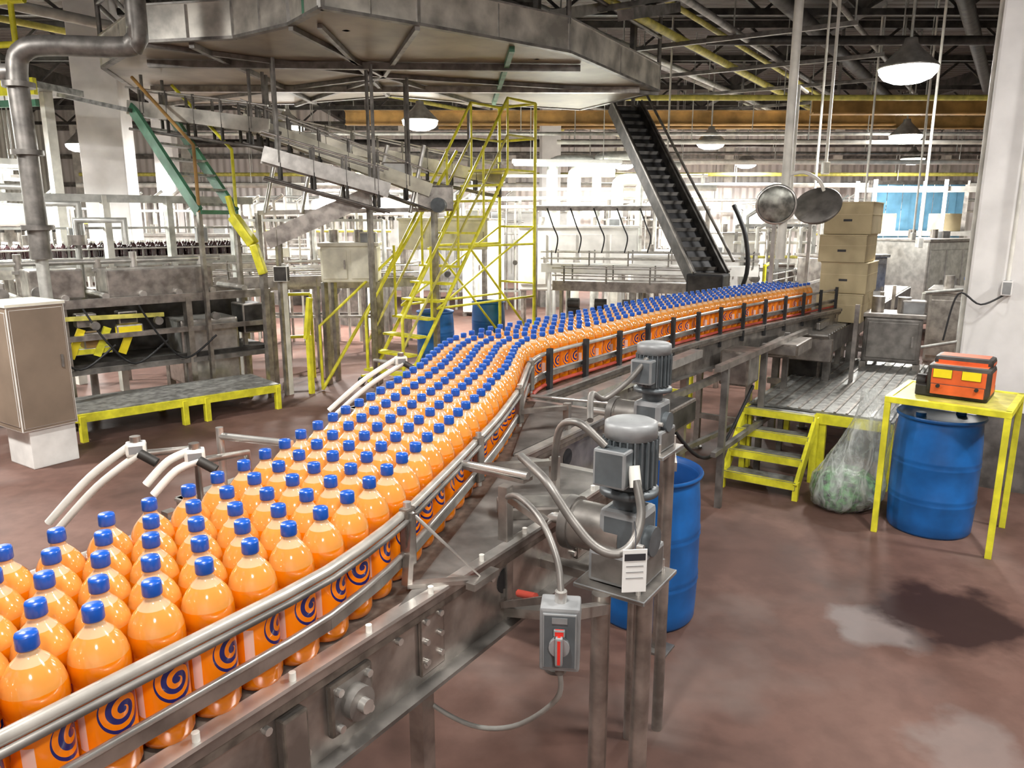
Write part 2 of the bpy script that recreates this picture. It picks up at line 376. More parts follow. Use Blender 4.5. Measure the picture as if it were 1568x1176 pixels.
# ------------------------------------------------------------------ bottles (one mesh)
def bottle_mass(name, pts, z0, mats=None):
    SEG = 22
    # materials: 0 neck 1 liquid 2 label 3 cap 4 shoulder
    prof = [(.012,.006,1),(.040,.0,1),(.047,.006,1),(.0515,.02,1),(.0515,.062,1),(.0495,.066,1),(.049,.07,2),(.049,.195,2),(.0495,.199,1),(.0515,.205,1),(.0515,.222,1),(.0500,.236,1),(.0462,.251,4),(.039,.266,4),(.029,.279,4),(.0195,.289,0),(.0150,.297,0),(.0145,.302,0),(.0175,.3025,3),(.0182,.305,3),(.0178,.325,3),(.0165,.329,3),(.0,.330,3)]
    np_ = len(prof); base = []
    for (r, z, _) in prof:
        for k in range(SEG):
            a = 2*math.pi*k/SEG; base.append((r*math.cos(a), r*math.sin(a), z))
    base = np.array(base)
    faces = []; fm = []; uvs = []
    for i in range(np_-1):
        for k in range(SEG):
            k2 = (k+1) % SEG
            faces.append((i*SEG+k, i*SEG+k2, (i+1)*SEG+k2, (i+1)*SEG+k)); fm.append(prof[i+1][2] if not (prof[i+1][2] == 2 and prof[i][2] == 1) else 1)
            va = min(max((prof[i][1]-.07)/.125, 0), 1); vb = min(max((prof[i+1][1]-.07)/.125, 0), 1)
            ua = 2*k/SEG; ub = 2*(k+1)/SEG
            uvs += [(ua, va), (ub, va), (ub, vb), (ua, vb)]
    faces = np.array(faces); nb = len(base); n = len(pts)
    V = np.zeros((n*nb, 3)); F = np.zeros((n*len(faces), 4), int)
    rng = np.random.RandomState(3)
    for j, (x, y) in enumerate(pts):
        a = rng.uniform(-.5, .5) + math.atan2(.552, -.834)+.35 + (math.pi/2)
        ca, sa = math.cos(a), math.sin(a)
        lx, ly = rng.normal(0, .004, 2)
        V[j*nb:(j+1)*nb, 0] = base[:, 0]*ca-base[:, 1]*sa+x+base[:, 2]*lx
        V[j*nb:(j+1)*nb, 1] = base[:, 0]*sa+base[:, 1]*ca+y+base[:, 2]*ly
        V[j*nb:(j+1)*nb, 2] = base[:, 2]+z0
        F[j*len(faces):(j+1)*len(faces)] = faces+j*nb
    o0 = V.mean(0); o0[2] = z0; V -= o0
    me = bpy.data.meshes.new(name)
    me.vertices.add(len(V)); me.vertices.foreach_set('co', V.ravel())
    me.loops.add(F.size); me.loops.foreach_set('vertex_index', F.ravel())
    me.polygons.add(len(F)); me.polygons.foreach_set('loop_start', np.arange(len(F))*4)
    for m in (mats or [NECKM, LIQ, LABEL, CAPM, SHO]): me.materials.append(m)
    me.polygons.foreach_set('material_index', np.tile(fm, n)); me.polygons.foreach_set('use_smooth', np.ones(len(F), bool))
    ul = me.uv_layers.new(name='UVMap'); ul.data.foreach_set('uv', np.tile(np.array(uvs), (n, 1)).ravel())
    me.update(); me.validate()
    o = bpy.data.objects.new(name, me); o.location = o0; S.collection.objects.link(o)
    return o
bottle_mass('orange_soda_bottles', pos, ZB+.002)

# ------------------------------------------------------------------ main bottle conveyor
b = B('bottle_conveyor')
E0 = -.075
outl = [(-2.6,E0),(2.0,E0),(2.0,.38),(2.9,.38),(2.9,.90),(5.0,.88),(6.2,.76),(7.8,.48),(9.0,.25),(9.0,.90),(7.8,1.15),(6,1.45),(5,1.55),(2.2,1.6),(2.2,1.15),(.9,1.15),(.9,.56),(-2.6,.56)]
poly = [tuple(sn(a, c).xy) for a, c in outl]
b.prism(poly, ZB-.05, ZB, BELT)
for i in range(len(outl)-1):
    p1, p2 = sn(*outl[i]), sn(*outl[i+1]); d = (p2-p1).normalized(); inn = Vector((-d.y, d.x, 0))*.03
    b.beam(p1+inn+Vector((0,0,ZB-.14)), p2+inn+Vector((0,0,ZB-.14)), .012, .24, STEEL)
    b.beam(p1+inn*.3+Vector((0,0,ZB-.26)), p2+inn*.3+Vector((0,0,ZB-.26)), .06, .012, STEELD)
    b.beam(p1+inn*.4+Vector((0,0,ZB+.006)), p2+inn*.4+Vector((0,0,ZB+.006)), .045, .010, STEELL)
    b.beam(p1+Vector((0,0,ZB-.012)), p2+Vector((0,0,ZB-.012)), .006, .03, STEEL)
b.prism([tuple(sn(a, c).xy) for a, c in ((.75,-.05),(1.97,-.05),(1.97,.4),(1.5,.22))], ZB+.001, ZB+.012, STEELD)
b.prism([tuple(sn(a, c).xy) for a, c in ((2.0,.42),(2.87,.42),(2.87,.84),(2.35,.6))], ZB+.001, ZB+.012, STEELD)
for s0 in np.arange(-2.2, 2.0, .235):
    b.cyl(sn(s0, E0+.004, ZB+.0), sn(s0, E0+.004, ZB+.03), .008, WHITEP, 10)
NP = E0+.03
for s0 in (-.35, .87, 1.75):
    b.box(sn(s0, NP-.012, ZB-.13), (.10, .012, .2), STEEL, rz=RZ, bev=.004)
    for dz in (-.19, -.13, -.07):
        for ds in (-.03, .03): b.cyl(sn(s0+ds, NP-.014, ZB+dz), sn(s0+ds, NP-.028, ZB+dz), .009, STEELL, 8)
for s0 in np.arange(-2.2, 2.0, .42): b.cyl(sn(s0, NP, ZB-.08), sn(s0, NP-.02, ZB-.08), .010, STEELL, 8); b.cyl(sn(s0+.1, NP, ZB-.2), sn(s0+.1, NP-.02, ZB-.2), .010, STEELL, 8)
for s0, n0 in ((.56, NP), (.38, NP), (4.3, .93)):
    if s0 == .38:
        b.box(sn(s0, n0-.02, ZB-.15), (.07, .03, .16), STEEL, rz=RZ, bev=.006); continue
    b.box(sn(s0, n0-.012, ZB-.14), (.14, .025, .14), STEELD, rz=RZ, bev=.01)
    b.cyl(sn(s0, n0-.01, ZB-.14), sn(s0, n0-.055, ZB-.14), .042, STEELD, 20)
    b.cyl(sn(s0, n0-.05, ZB-.14), sn(s0, n0-.075, ZB-.14), .018, STEELL, 12)
    for dz in (-.048, .048):
        for ds in (-.048, .048): b.cyl(sn(s0+ds, n0-.02, ZB-.14+dz), sn(s0+ds, n0-.038, ZB-.14+dz), .010, STEELL, 8)
for s0, n0 in ((1.24, NP), (2.45, .41), (3.6, .91)):
    b.cyl(sn(s0, n0+.004, ZB-.12), sn(s0, n0-.009, ZB-.12), .042, BLACK, 20)
for d, z, r, m in ((-.068, ZB+.215, .013, RAILM), (.470, ZB+.215, .012, RAILM), (.468, ZB+.09, .010, STEELL)):
    b.tube(sub(d, z, -2.5, 8.9), r, m, 12)
lo_ = sub(-.066, ZB+.085, -2.5, 8.9, 20)
for i in range(len(lo_)-1): b.beam(lo_[i], lo_[i+1], .012, .032, STEEL)
b.tube(sub(-.070, ZB+.105, -2.5, 8.9), .008, STEELL, 8)
b.tube(sub(-.084, ZB+.20, -2.5, 3.1), .008, STEELD, 8)
def at(s0, d):
    i = int((s0+2.6)/.01); p = path[i]+lef[i]*d; return Vector((p[0], p[1], 0))
for s0 in (.84, 1.5, 2.25, 2.85):
    p = at(s0, -.078)
    b.box(p+Vector((0,0,ZB+.15)), (.04, .028, .17), STEEL, rz=RZ, bev=.006)
    b.cyl(p+Vector((0,0,ZB+.05)), p+Vector((0,0,ZB+.25)), .011, STEELL, 10)
t_ = at(.84, -.09)+Vector((0,0,ZB+.22)); l_ = sn(.84,.0,ZB+.02); r_ = sn(1.0,-.14,ZB+.01)
b.tube([t_, r_, l_, t_], .006, STEELL, 8); b.beam(l_, r_, .028, .012, STEEL); b.beam(t_, l_, .022, .02, STEEL)
b.beam(r_-ES*.06, r_+ES*.06, .03, .02, STEEL)
for s0, n0 in ((1.5, .05), (2.25, .42)):
    p = at(s0, -.08); b.beam(p+Vector((0,0,ZB+.12)), sn(s0+.22, n0, ZB+.12), .03, .02, STEEL)
    b.beam(sn(s0+.22, n0, ZB), sn(s0+.22, n0, ZB+.14), .03, .03, STEEL)
b.tube([at(2.6,-.1)+Vector((0,0,ZB+.1)), sn(2.75,.2,ZB+.1), sn(2.5,.05,ZB+.05)], .009, STEELL, 8)
for s0 in np.arange(3.2, 8.8, .45):
    for d in (-.10, .50):
        p = at(s0, d); b.beam(p+Vector((0,0,ZB-.10)), p+Vector((0,0,ZB+.25)), .028, .035, BLACK)
        p2 = at(s0, -.055 if d < 0 else .455)
        for z in (.09, .215): b.beam(p+Vector((0,0,ZB+z)), p2+Vector((0,0,ZB+z)), .02, .015, BLACK)
for s0 in np.arange(-2.4, 3, .6):
    p = at(s0, .50); b.beam(p+Vector((0,0,ZB-.02)), p+Vector((0,0,ZB+.24)), .03, .03, STEEL)
b.tube(sub(-.08, ZB+.03, 2.9, 8.8), .012, REDP, 8)
for s0, nA, nB in ((-1.9,-.02,.5),(-.6,-.02,.5),(1.0,.1,.95),(2.5,.48,1.45),(4.0,.95,1.5),(5.4,.93,1.45),(6.7,.75,1.25),(8.1,.52,1.0),(8.9,.35,.8)):
    for n0 in (nA, nB):
        b.beam(sn(s0, n0, 0), sn(s0, n0, ZB-.06), .055, .055, STEEL)
        b.cyl(sn(s0, n0, 0), sn(s0, n0, .02), .06, STEELD, 14)
    for z in (.35, ZB-.3): b.beam(sn(s0, nA, z), sn(s0, nB, z), .05, .05, STEEL)
b.beam(sn(4.0,.9,.4), sn(5.4,.88,.4), .04, .04, STEELD); b.beam(sn(5.4,.88,.4), sn(6.7,.7,.4), .04, .04, STEELD)
b.beam(sn(3.1,.78,ZB-.05), sn(5.2,.76,ZB-.05), .09, .06, STEELL)
b.beam(sn(3.2,.82,ZB-.30), sn(6.0,.74,ZB-.34), .05, .05, STEEL)
b.box(sn(4.6,.72,ZB-.42), (.5,.2,.18), DARK, rz=RZ, bev=.02); b.box(sn(5.9,.62,ZB-.25), (.35,.25,.3), STEEL, rz=RZ, bev=.02); b.box(sn(6.9,.45,ZB-.2), (.6,.3,.12), STEEL, rz=RZ, bev=.02)
for s0 in (5.2, 6.3, 7.1): b.beam(sn(s0,.52,0), sn(s0,.52,ZB-.1), .05, .05, STEELD)
b.beam(sn(5.0,.52,ZB-.12), sn(7.6,.42,ZB-.12), .05, .05, STEEL); b.beam(sn(5.0,.52,.5), sn(7.2,.46,.5), .04, .04, STEELD)
b.tube(smooth([sn(4.4,.7,ZB-.4),sn(4.9,.6,.5),sn(5.5,.6,.45),sn(6.1,.55,.85)]), .015, BLACK, 6)
b.finish()

# ------------------------------------------------------------------ gear motors
def gearmotor(x, y, ztop, sc, stand=True):
    b = B('gear_motor')
    r = .078*sc; z = ztop
    b.lathe([(.001, 0), (r*.82, 0), (r*.98, -.006*sc), (r, -.02*sc), (r, -.05*sc), (r*.9,-.052*sc)], (x, y, z), GREYL, 24)
    b.cyl((x, y, z-.20*sc), (x, y, z-.05*sc), r*.86, GREYB, 24)
    for k in range(24):
        a = k*math.pi/12; c = Vector((x+math.cos(a)*r*.92, y+math.sin(a)*r*.92, z-.12*sc)); b.box(c, (.022*sc, .005*sc, .14*sc), GREYB, rz=a)
    b.lathe([(r*.9, 0), (r*1.12, -.005), (r*1.12, -.022*sc), (r*.6, -.03*sc), (r*.6, -.07*sc)], (x, y, z-.20*sc), GREYB, 24)
    b.box((x-.06*sc, y-.075*sc, z-.12*sc), (.10*sc, .06*sc, .11*sc), GREYB, rz=RZ-math.pi/2, bev=.008)
    b.box((x, y, z-.33*sc), (.14*sc, .13*sc, .13*sc), GREYB, rz=RZ, bev=.02*sc)
    b.box((x, y, z-.44*sc), (.18*sc, .17*sc, .10*sc), STEELD, rz=RZ, bev=.012*sc)
    c = Vector((x, y, z-.36*sc))
    b.cyl(c, c+EN*.17*sc, .075*sc, STEEL, 24); b.cyl(c+EN*.17*sc, c+EN*.2*sc, .085*sc, STEELD, 24); b.cyl(c, c-EN*.09*sc, .045*sc, GREYB, 20)
    b.cyl(c, c+EN*.30*sc, .018*sc, STEELL, 12)
    for dx in (-.06, .06): b.cyl(c+ES*dx*sc-EN*.06*sc, c+ES*dx*sc-EN*.08*sc, .01*sc, STEELL, 8)
    zp = z-.50*sc
    b.box((x, y, zp), (.25*sc, .23*sc, .014), STEEL, rz=RZ, bev=.003)
    for dx in (-.09, .09): b.cyl(Vector((x, y, zp))+ES*dx*sc-EN*.08*sc, Vector((x, y, zp+.05))+ES*dx*sc-EN*.08*sc, .008, STEELL, 8)
    if stand:
        for p in ((.275,2.12,0),(.41,2.14,0)): p = Vector(p); b.tube([p, p+Vector((0,0,zp))], .030, STEEL, 16); b.box(p+Vector((0,0,.006)), (.12,.12,.012), STEELD, rz=RZ)
        p = Vector((x, y, 0))+EN*.1*sc; b.beam(p+Vector((0,0,zp-.02)), p+EN*.22+Vector((0,0,zp-.02)), .05, .03, STEEL)
    return b
b = gearmotor(.365, 2.22, 1.705, 1.05)
cp = [(.03,2.30,1.56),(.10,2.10,1.55),(.17,2.03,1.46),(.235,2.0,1.39),(.30,1.99,1.37),(.35,2.01,1.40),(.375,2.05,1.47),(.365,2.10,1.55)]
b.tube(smooth(cp), .0135, STEELD, 10); b.cyl((.365,2.1,1.53),(.36,2.12,1.59),.018,WHITEP,12)
b.tube(smooth([(.28,2.15,1.64),(.2,2.2,1.70),(.15,2.32,1.64),(.14,2.4,1.45)]), .012, STEELD, 10)
b.finish()
b = gearmotor(.58, 3.02, 1.815, .9, stand=False)
for p in ((.53,3.0,0),(.67,3.06,0)): b.tube([p, (p[0], p[1], 1.36)], .025, STEEL, 12)
b.tube(smooth([(.54,2.95,1.76),(.46,2.9,1.68),(.36,2.85,1.62),(.3,2.75,1.66),(.28,2.6,1.6)]), .012, STEELD, 10)
b.finish()
b = B('motor_support_post'); b.beam((.8,3.72,0), (.8,3.72,1.25), .05, .05, STEEL); b.box((.8,3.72,.006), (.14,.14,.012), STEELD, rz=RZ)
b.beam((.8,3.72,1.22), (.7,3.15,1.24), .05, .04, STEEL); b.finish()
b = B('rail_adjuster_arm')
b.beam((-.02,2.2,1.05), (-.02,2.2,ZB+.19), .035, .035, STEEL, bev=.003)
b.beam((-.20,2.40,ZB+.2), (.05,2.22,ZB+.2), .05, .012, STEEL); b.beam((-.02,2.2,ZB+.16), (.1,2.12,ZB+.1), .03, .02, STEEL)
b.tube([(-.22,2.42,ZB+.2),(.05,2.2,ZB+.22)], .012, STEELL, 8)
b.box((.09,2.42,ZB+.03), (.28,.12,.05), STEEL, rz=RZ-.9, bev=.01); b.beam((-.02,2.2,1.08),(.15,2.1,1.12),.04,.03,STEEL)
b.beam((-.02,2.2,1.15),(-.1,2.13,1.15),.03,.03,STEEL)
b.tube([(.02,2.1,1.19),(.07,2.04,1.21)],.012,REDP,8)
b.finish()
b = B('disconnect_switch')
rz = -.12; c = Vector((.128,1.80,1.235)); F = Vector((math.sin(rz), -math.cos(rz), 0))
b.box(c, (.105, .08, .18), GREYL, rz=rz, bev=.008); b.box(c+F*.042, (.088, .01, .155), GREYB, rz=rz, bev=.004)
b.cyl(c+F*.04+Vector((0,0,-.01)), c+F*.06+Vector((0,0,-.01)), .027, GREYL, 20)
b.box(c+F*.065+Vector((0,0,-.015)), (.02, .02, .08), RED, rz=rz, bev=.006); b.box(c+F*.055+Vector((0,0,.03)), (.03,.012,.02), RED, rz=rz, bev=.004)
b.box(c+F*.048+Vector((0,0,.06)), (.04,.002,.016), GREYL, rz=rz)
b.cyl(c+Vector((0,0,.09)), c+Vector((0,0,.12)), .016, STEELL, 12)
b.cyl(c+Vector((0,0,-.09)), c+Vector((0,0,-.12)), .013, STEELD, 12)
b.tube(smooth([c+Vector((0,0,.11)), (.12,1.85,1.42), (.08,1.95,1.49), (.02,2.1,1.5), (-.02,2.2,1.46)]), .0095, STEELD, 8)
b.beam(c+Vector((.04,.05,.03)), (.28,2.10,1.14), .04, .03, STEEL)
b.beam(c+Vector((-.02,.05,.07)), (-.02,2.16,1.12), .035, .02, STEEL)
b.tube(smooth([c+Vector((0,0,-.11)), (.12,1.82,1.02), (.0,1.95,.84), (-.15,2.05,.78), (-.32,2.10,.88), (-.38,2.15,1.05)]), .0075, HOSE, 8)
b.finish()
b = B('lockout_tag')
c = Vector((.345,1.955,1.335)); b.box(c, (.07,.003,.13), PAPER, rz=.1, bev=.001); b.box(c+Vector((0,-.0025,.042)), (.06,.002,.02), INK, rz=.1)
for k in range(3): b.box(c+Vector((0,-.0025,.015-.018*k)), (.05,.001,.0015), GREYL, rz=.1)
b.tube([c+Vector((0,0,.06)), c+Vector((.005,.03,.10)), c+Vector((.01,.09,.11))], .002, INK, 5); b.finish()

# ------------------------------------------------------------------ drums
def drum(x, y, openl=True, r=.295, h=.9):
    b = B('blue_plastic_drum')
    pr = [(.001,.0),(r*.93,.0),(r*.97,.02),(r*.985,.1)]
    for z in (.27, .55): pr += [(r, z-.03), (r*1.015, z-.015), (r*.985, z), (r*1.015, z+.015), (r, z+.03)]
    pr += [(r*.985,.72),(r*.96,h-.10),(r*.95,h-.05),(r*.93,h-.03),(r*1.0,h-.025),(r*1.02,h-.01),(r*1.0,h)]
    b.lathe(pr, (x, y, 0), BLUE, 40)
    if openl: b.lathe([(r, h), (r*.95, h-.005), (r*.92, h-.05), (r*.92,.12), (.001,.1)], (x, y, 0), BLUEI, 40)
    else:
        b.lathe([(r, h), (r*.9, h-.02), (.001, h-.02)], (x, y, 0), BLUE, 40)
        for dx in (-.15, .15): b.cyl((x+dx, y, h-.02), (x+dx, y, h+.005), .035, BLUE, 14)
    b.finish()
drum(.80, 4.15, True, .30); drum(3.20, 5.42, False); drum(-1.22, 11.9); drum(-.42, 13.3)

# ------------------------------------------------------------------ yellow work table + machine on it
TX = Vector((.774, -.633, 0)); TY = Vector((.633, .774, 0)); TA = Vector((2.74, 5.32, 0)); TZ = math.atan2(-.633, .774)
def tp(x, y, z): return TA+TX*x+TY*y+Vector((0,0,z))
b = B('yellow_steel_table'); W, D, H = .74, .70, 1.03
for x in (0, W):
    for y in (0, D): b.beam(tp(x,y,0), tp(x,y,H), .042, .042, YEL, bev=.004)
for y in (0, D): b.beam(tp(-.02,y,H), tp(W+.02,y,H), .045, .045, YEL, bev=.004)
for x in (0, W): b.beam(tp(x,0,H), tp(x,D,H), .045, .045, YEL, bev=.004)
b.box(tp(W/2,D/2,H+.01), (W-.03,D-.03,.012), YELP, rz=TZ); b.finish()
b = B('orange_strapping_machine')
b.box(tp(.36,.36,H+.06), (.46,.34,.08), DARK, rz=TZ, bev=.01)
b.box(tp(.40,.30,H+.15), (.40,.26,.22), ORANGEM, rz=TZ, bev=.03)
b.box(tp(.40,.40,H+.27), (.37,.22,.08), ORANGEM, rz=TZ, bev=.03)
for x in (.30, .48): b.box(tp(x,.165,H+.20), (.12,.006,.065), HAZ, rz=TZ, bev=.002)
b.box(tp(.40,.165,H+.085), (.34,.01,.08), ORANGEM, rz=TZ, bev=.004)
for x in (.28,.52): b.cyl(tp(x,.16,H+.11), tp(x,.14,H+.11), .013, BLACK, 10)
b.cyl(tp(.12,.3,H+.11), tp(.18,.3,H+.11), .05, DARK, 16); b.finish()
def blob(c, prof, m, seg=30, amp=.06, lean=(0,0)):
    vs = []; fs = []
    for i, (r, z) in enumerate(prof):
        for k in range(seg):
            a = k*2*math.pi/seg; rr = r*(1+amp*math.sin(3*a+i*1.3)+amp*.8*math.sin(7*a+i*2.1)+amp*.5*math.sin(12*a)); vs.append(c+Vector((rr*math.cos(a)+lean[0]*z, rr*math.sin(a)+lean[1]*z, z)))
    for i in range(len(prof)-1):
        for k in range(seg):
            k2 = (k+1) % seg; fs.append((i*seg+k, i*seg+k2, (i+1)*seg+k2, (i+1)*seg+k))
    b._mesh(vs, fs, m, True)
b = B('clear_trash_bag')
c = Vector((2.70,5.84,0))
blob(c, [(.001,.0),(.18,.0),(.25,.05),(.275,.15),(.265,.27),(.225,.40),(.19,.53),(.165,.66),(.145,.78),(.13,.9),(.15,1.0)], BAGM, lean=(.18,-.18))
blob(c, [(.001,.012),(.175,.012),(.23,.06),(.25,.17),(.225,.26),(.13,.32),(.001,.33)], GREENP, lean=(.1,-.08)); b.finish()

# ------------------------------------------------------------------ yellow steps and platform
b = B('yellow_step_stair')
A0 = Vector((1.86,6.30,0)); U = Vector((.83,-.557,0)).normalized(); V_ = Vector((.557,.83,0)).normalized(); WS_ = .62; SZ = math.atan2(U.y, U.x)
for k in range(4):
    z = .14+.155*k; c = A0+U*WS_/2+V_*(.08+.17*k)+Vector((0,0,z))
    b.box(c, (WS_-.04,.18,.02), GRAT, rz=SZ); b.box(c-V_*.095-Vector((0,0,.015)), (WS_,.03,.07), YEL, rz=SZ, bev=.004)
for x in (0, WS_):
    p = A0+U*x
    b.beam(p+Vector((0,0,.10)), p+V_*.58+Vector((0,0,.58)), .03, .12, YEL); b.beam(p, p+Vector((0,0,.16)), .045, .045, YEL); b.beam(p+V_*.55, p+V_*.55+Vector((0,0,.6)), .05, .05, YEL)
b.finish()
b = B('work_platform')
P0 = A0+V_*.66; ZP = .62; LW = 1.2; LL = 3.0
c = P0+U*LW/2+V_*LL/2; b.box(c+Vector((0,0,ZP)), (LW,LL,.03), GRAT, rz=SZ)
for k in range(12): b.box(P0+U*(.05+k*.1)+V_*LL/2+Vector((0,0,ZP+.02)), (.02,LL,.012), STEEL, rz=SZ)
b.beam(P0+Vector((0,0,ZP-.05)), P0+U*LW+Vector((0,0,ZP-.05)), .05, .09, YEL); b.beam(P0+Vector((0,0,ZP-.05)), P0+V_*LL+Vector((0,0,ZP-.05)), .05, .09, YEL); b.beam(P0+U*LW+Vector((0,0,ZP-.05)), P0+U*LW+V_*LL+Vector((0,0,ZP-.05)), .05, .09, STEELD)
for x in (0, LW*.55, LW):
    for y in (.02, LL*.5, LL): p = P0+U*x+V_*y; b.beam(p, p+Vector((0,0,ZP-.02)), .06, .06, YEL)
b.finish()

# ------------------------------------------------------------------ building columns
def column(x, y, w, rz):
    b = B('support_column')
    b.box((x, y, ZH/2), (w, w, ZH), COLM, rz=rz, bev=.02)
    R = Matrix.Rotation(rz, 3, 'Z')
    b.box((x, y, .35), (w+.03, w+.03, .7), STEELD, rz=rz)
    return b, R
b, R = column(4.36, 6.55, .66, RZ-math.pi/2)
for o1 in (-.18, .18):
    pp = Vector((4.36,6.55,0)) + R @ Vector((-.35, o1, 0)); b.tube([pp+Vector((0,0,.8)), pp+Vector((0,0,ZH))], .018, PIPEW, 8)
pp = Vector((4.36,6.55,0)) + R @ Vector((-.05,-.36,0)); b.box(pp+Vector((0,0,1.75)), (.14,.08,.12), GREYL, rz=RZ, bev=.01)
b.tube([pp+Vector((0,0,1.8)), pp+Vector((0,0,ZH))], .015, PIPEW, 8)
b.tube(smooth([pp+Vector((0,0,1.7)), pp+Vector((-.25,-.08,1.62)), pp+Vector((-.4,0,1.70)), pp+Vector((-.45,.05,1.3))]), .008, BLACK, 6)
b.finish()
for (x, y, w, rz) in ((-6.6,12.8,.66,.2),(8.5,13.0,.42,.2),(1.0,20.6,.5,.1),(-9.5,21.5,.5,.1)):
    b, R = column(x, y, w, rz); b.finish()

# ------------------------------------------------------------------ line conveyors
def lineconv(name, a, c, w, side=STEEL, top=BELT, rails=True, d=.16, leg=.05, rollers=False):
    b = B(name); a = Vector(a); c = Vector(c); t = (c-a).normalized(); n = Vector((-t.y, t.x, 0)).normalized(); L_ = (c-a).length
    b.beam(a, c, w, .03, top)
    for q in (-1, 1):
        o = n*q*w/2; b.beam(a+o-Vector((0,0,d/2-.03)), c+o-Vector((0,0,d/2-.03)), .02, d, side)
        if rails:
            o = n*q*(w/2+.03)
            for z in (.12, .24): b.tube([a+o+Vector((0,0,z)), c+o+Vector((0,0,z))], .013, STEELL, 6)
            k = .2
            while k < L_: b.beam(a+t*k+o, a+t*k+o+Vector((0,0,.27)), .02, .02, STEELD); k += .7
    if rollers:
        k = .05
        while k < L_: p = a+t*k+Vector((0,0,.02)); b.cyl(p-n*w*.47, p+n*w*.47, .028, STEELL, 10); k += .12
    k = .15
    while k < L_:
        for q in (-1, 1):
            p = a+t*k+n*q*w*.45; b.beam((p.x, p.y, 0), (p.x, p.y, p.z), leg, leg, side)
        p = a+t*k; zz = max(.25, p.z*.35); b.beam(Vector((p.x, p.y, zz))-n*w*.45, Vector((p.x, p.y, zz))+n*w*.45, leg*.8, leg*.8, side); k += 1.3
    return b
P1 = Vector((3.04,7.85,1.1)); P2 = P1+ES*7
b = lineconv('carton_conveyor', P1, P2, .58, rails=False, side=STEELD, rollers=True, d=.2, leg=.07)
b.box(P1-ES*.03-Vector((0,0,.12)), (.06,.68,.24), STEEL, rz=RZ, bev=.01)
b.box(P1+ES*.6-Vector((0,0,.45)), (.7,.35,.4), DARK, rz=RZ, bev=.03); b.beam(P1-Vector((0,0,.5))+EN*.3, P1-Vector((0,0,.5))-EN*.3, .06, .06, STEEL)
b.finish()
b = B('cardboard_stack')
pS = P1+ES*1.38-EN*.17; z = 1.15
for i, h in enumerate((.33,.35,.31,.36)):
    j = (.0,.02,-.015,.015)[i]
    c = Vector((pS.x, pS.y, z+h/2))+ES*j-EN*j
    b.box(c, (.74, .50, h-.008), CARD, rz=RZ, bev=.014)
    b.box(c+Vector((0,0,h/2-.004)), (.75, .51, .010), CARDL, rz=RZ); b.box(c+Vector((0,0,h*.12)), (.743, .503, .006), CARDL, rz=RZ)
    b.box(c-ES*.371+Vector((0,0,-.02)), (.004, .09, .025), INK, rz=RZ)
    z += h
b.finish()
b = B('carton_conveyor_guard_frame')
for s0 in (.2, 1.9, 3.0):
    for q in (-.50, .40):
        p = P1+ES*s0+EN*q; p.z = 0
        b.beam(p, p+Vector((0,0,2.35 if q > 0 else 1.45)), .04, .04, STEELL if q > 0 else STEEL)
for z in (1.5, 2.3): b.beam(P1*1+ES*.2+EN*.40+Vector((0,0,z-1.1)), P1+ES*3+EN*.40+Vector((0,0,z-1.1)), .03, .03, STEELL)
b.box(P1+ES*.45+EN*.20+Vector((0,0,.12)), (.5,.04,.08), STEELL, rz=RZ, bev=.01); b.box(P1+ES*.4-EN*.14+Vector((0,0,.1)), (.5,.04,.08), STEELL, rz=RZ, bev=.01)
b.finish()

# ------------------------------------------------------------------ convex mirrors on hanging pole
b = B('convex_mirror_pole')
b.tube([(2.82,8.0,1.9),(2.82,8.0,ZH)], .045, PIPEW, 14)
b.tube([(2.95,8.3,2.55),(2.95,8.3,3.6),(2.95,8.35,ZH)], .022, PIPEW, 10); b.tube([(3.06,8.5,2.6),(3.06,8.5,3.7),(3.3,8.9,3.7)], .02, PIPEW, 10)
b.tube(smooth([(2.82,8.0,2.75),(3.0,8.0,2.78),(3.15,7.98,2.7),(3.22,8.0,2.6)]), .018, WHITEP, 8)
Rm = Euler((math.radians(95), 0, math.radians(-15))).to_matrix()
MIR = mat('mirror_face', (.30,.30,.27), .35, .6, .3, 12)
b.lathe([(.001,.04),(.08,.036),(.15,.02),(.19,.0),(.2,-.01),(.19,-.03),(.001,-.03)], (2.72,7.95,2.46), MIR, 32, R=Rm)
b.lathe([(.185,.012),(.205,.01),(.205,-.02),(.185,-.02)], (2.72,7.95,2.46), STEELL, 32, R=Rm)
Rm2 = Euler((math.radians(50), math.radians(0), math.radians(-35))).to_matrix()
b.lathe([(.001,-.12),(.1,-.11),(.2,-.05),(.235,.0),(.24,.02),(.23,.03),(.001,.03)], (3.17,8.0,2.44), STEELD, 32, R=Rm2)
b.tube([(2.82,8.0,2.4),(2.72,7.97,2.45)], .015, STEEL, 8); b.finish()

# ------------------------------------------------------------------ overhead stainless deck
b = B('overhead_accumulation_deck')
CP = [(-5.97,13.3),(-5.2,10.2),(-4.0,8.8),(-2.95,8.6),(-2.2,8.05),(-1.75,7.45),(-.94,8.05),(.65,9.3),(2.2,12.0),(1.2,13.9),(-.5,13.2),(-1.9,12.4),(-3.6,13.2)]
b.prism(CP[::-1], 4.2, 4.24, CANU)
n = len(CP)
for i in range(n):
    p1 = Vector((*CP[i], 0)); p2 = Vector((*CP[(i+1) % n], 0))
    b.beam(p1+Vector((0,0,4.39)), p2+Vector((0,0,4.39)), .03, .36, CANR); b.beam(p1+Vector((0,0,4.2)), p2+Vector((0,0,4.2)), .07, .03, STEELD)
    m_ = (p1+p2)/2; b.beam(p1+Vector((0,0,4.2)), p1+Vector((0,0,4.58)), .05, .05, STEELL)
    b.beam(m_+Vector((0,0,4.19)), m_+Vector((0,0,4.55)), .03, .05, GREEN if i % 4 == 0 else STEELL)
    b.beam(p1+Vector((0,0,4.57)), p2+Vector((0,0,4.57)), .06, .02, STEELL)
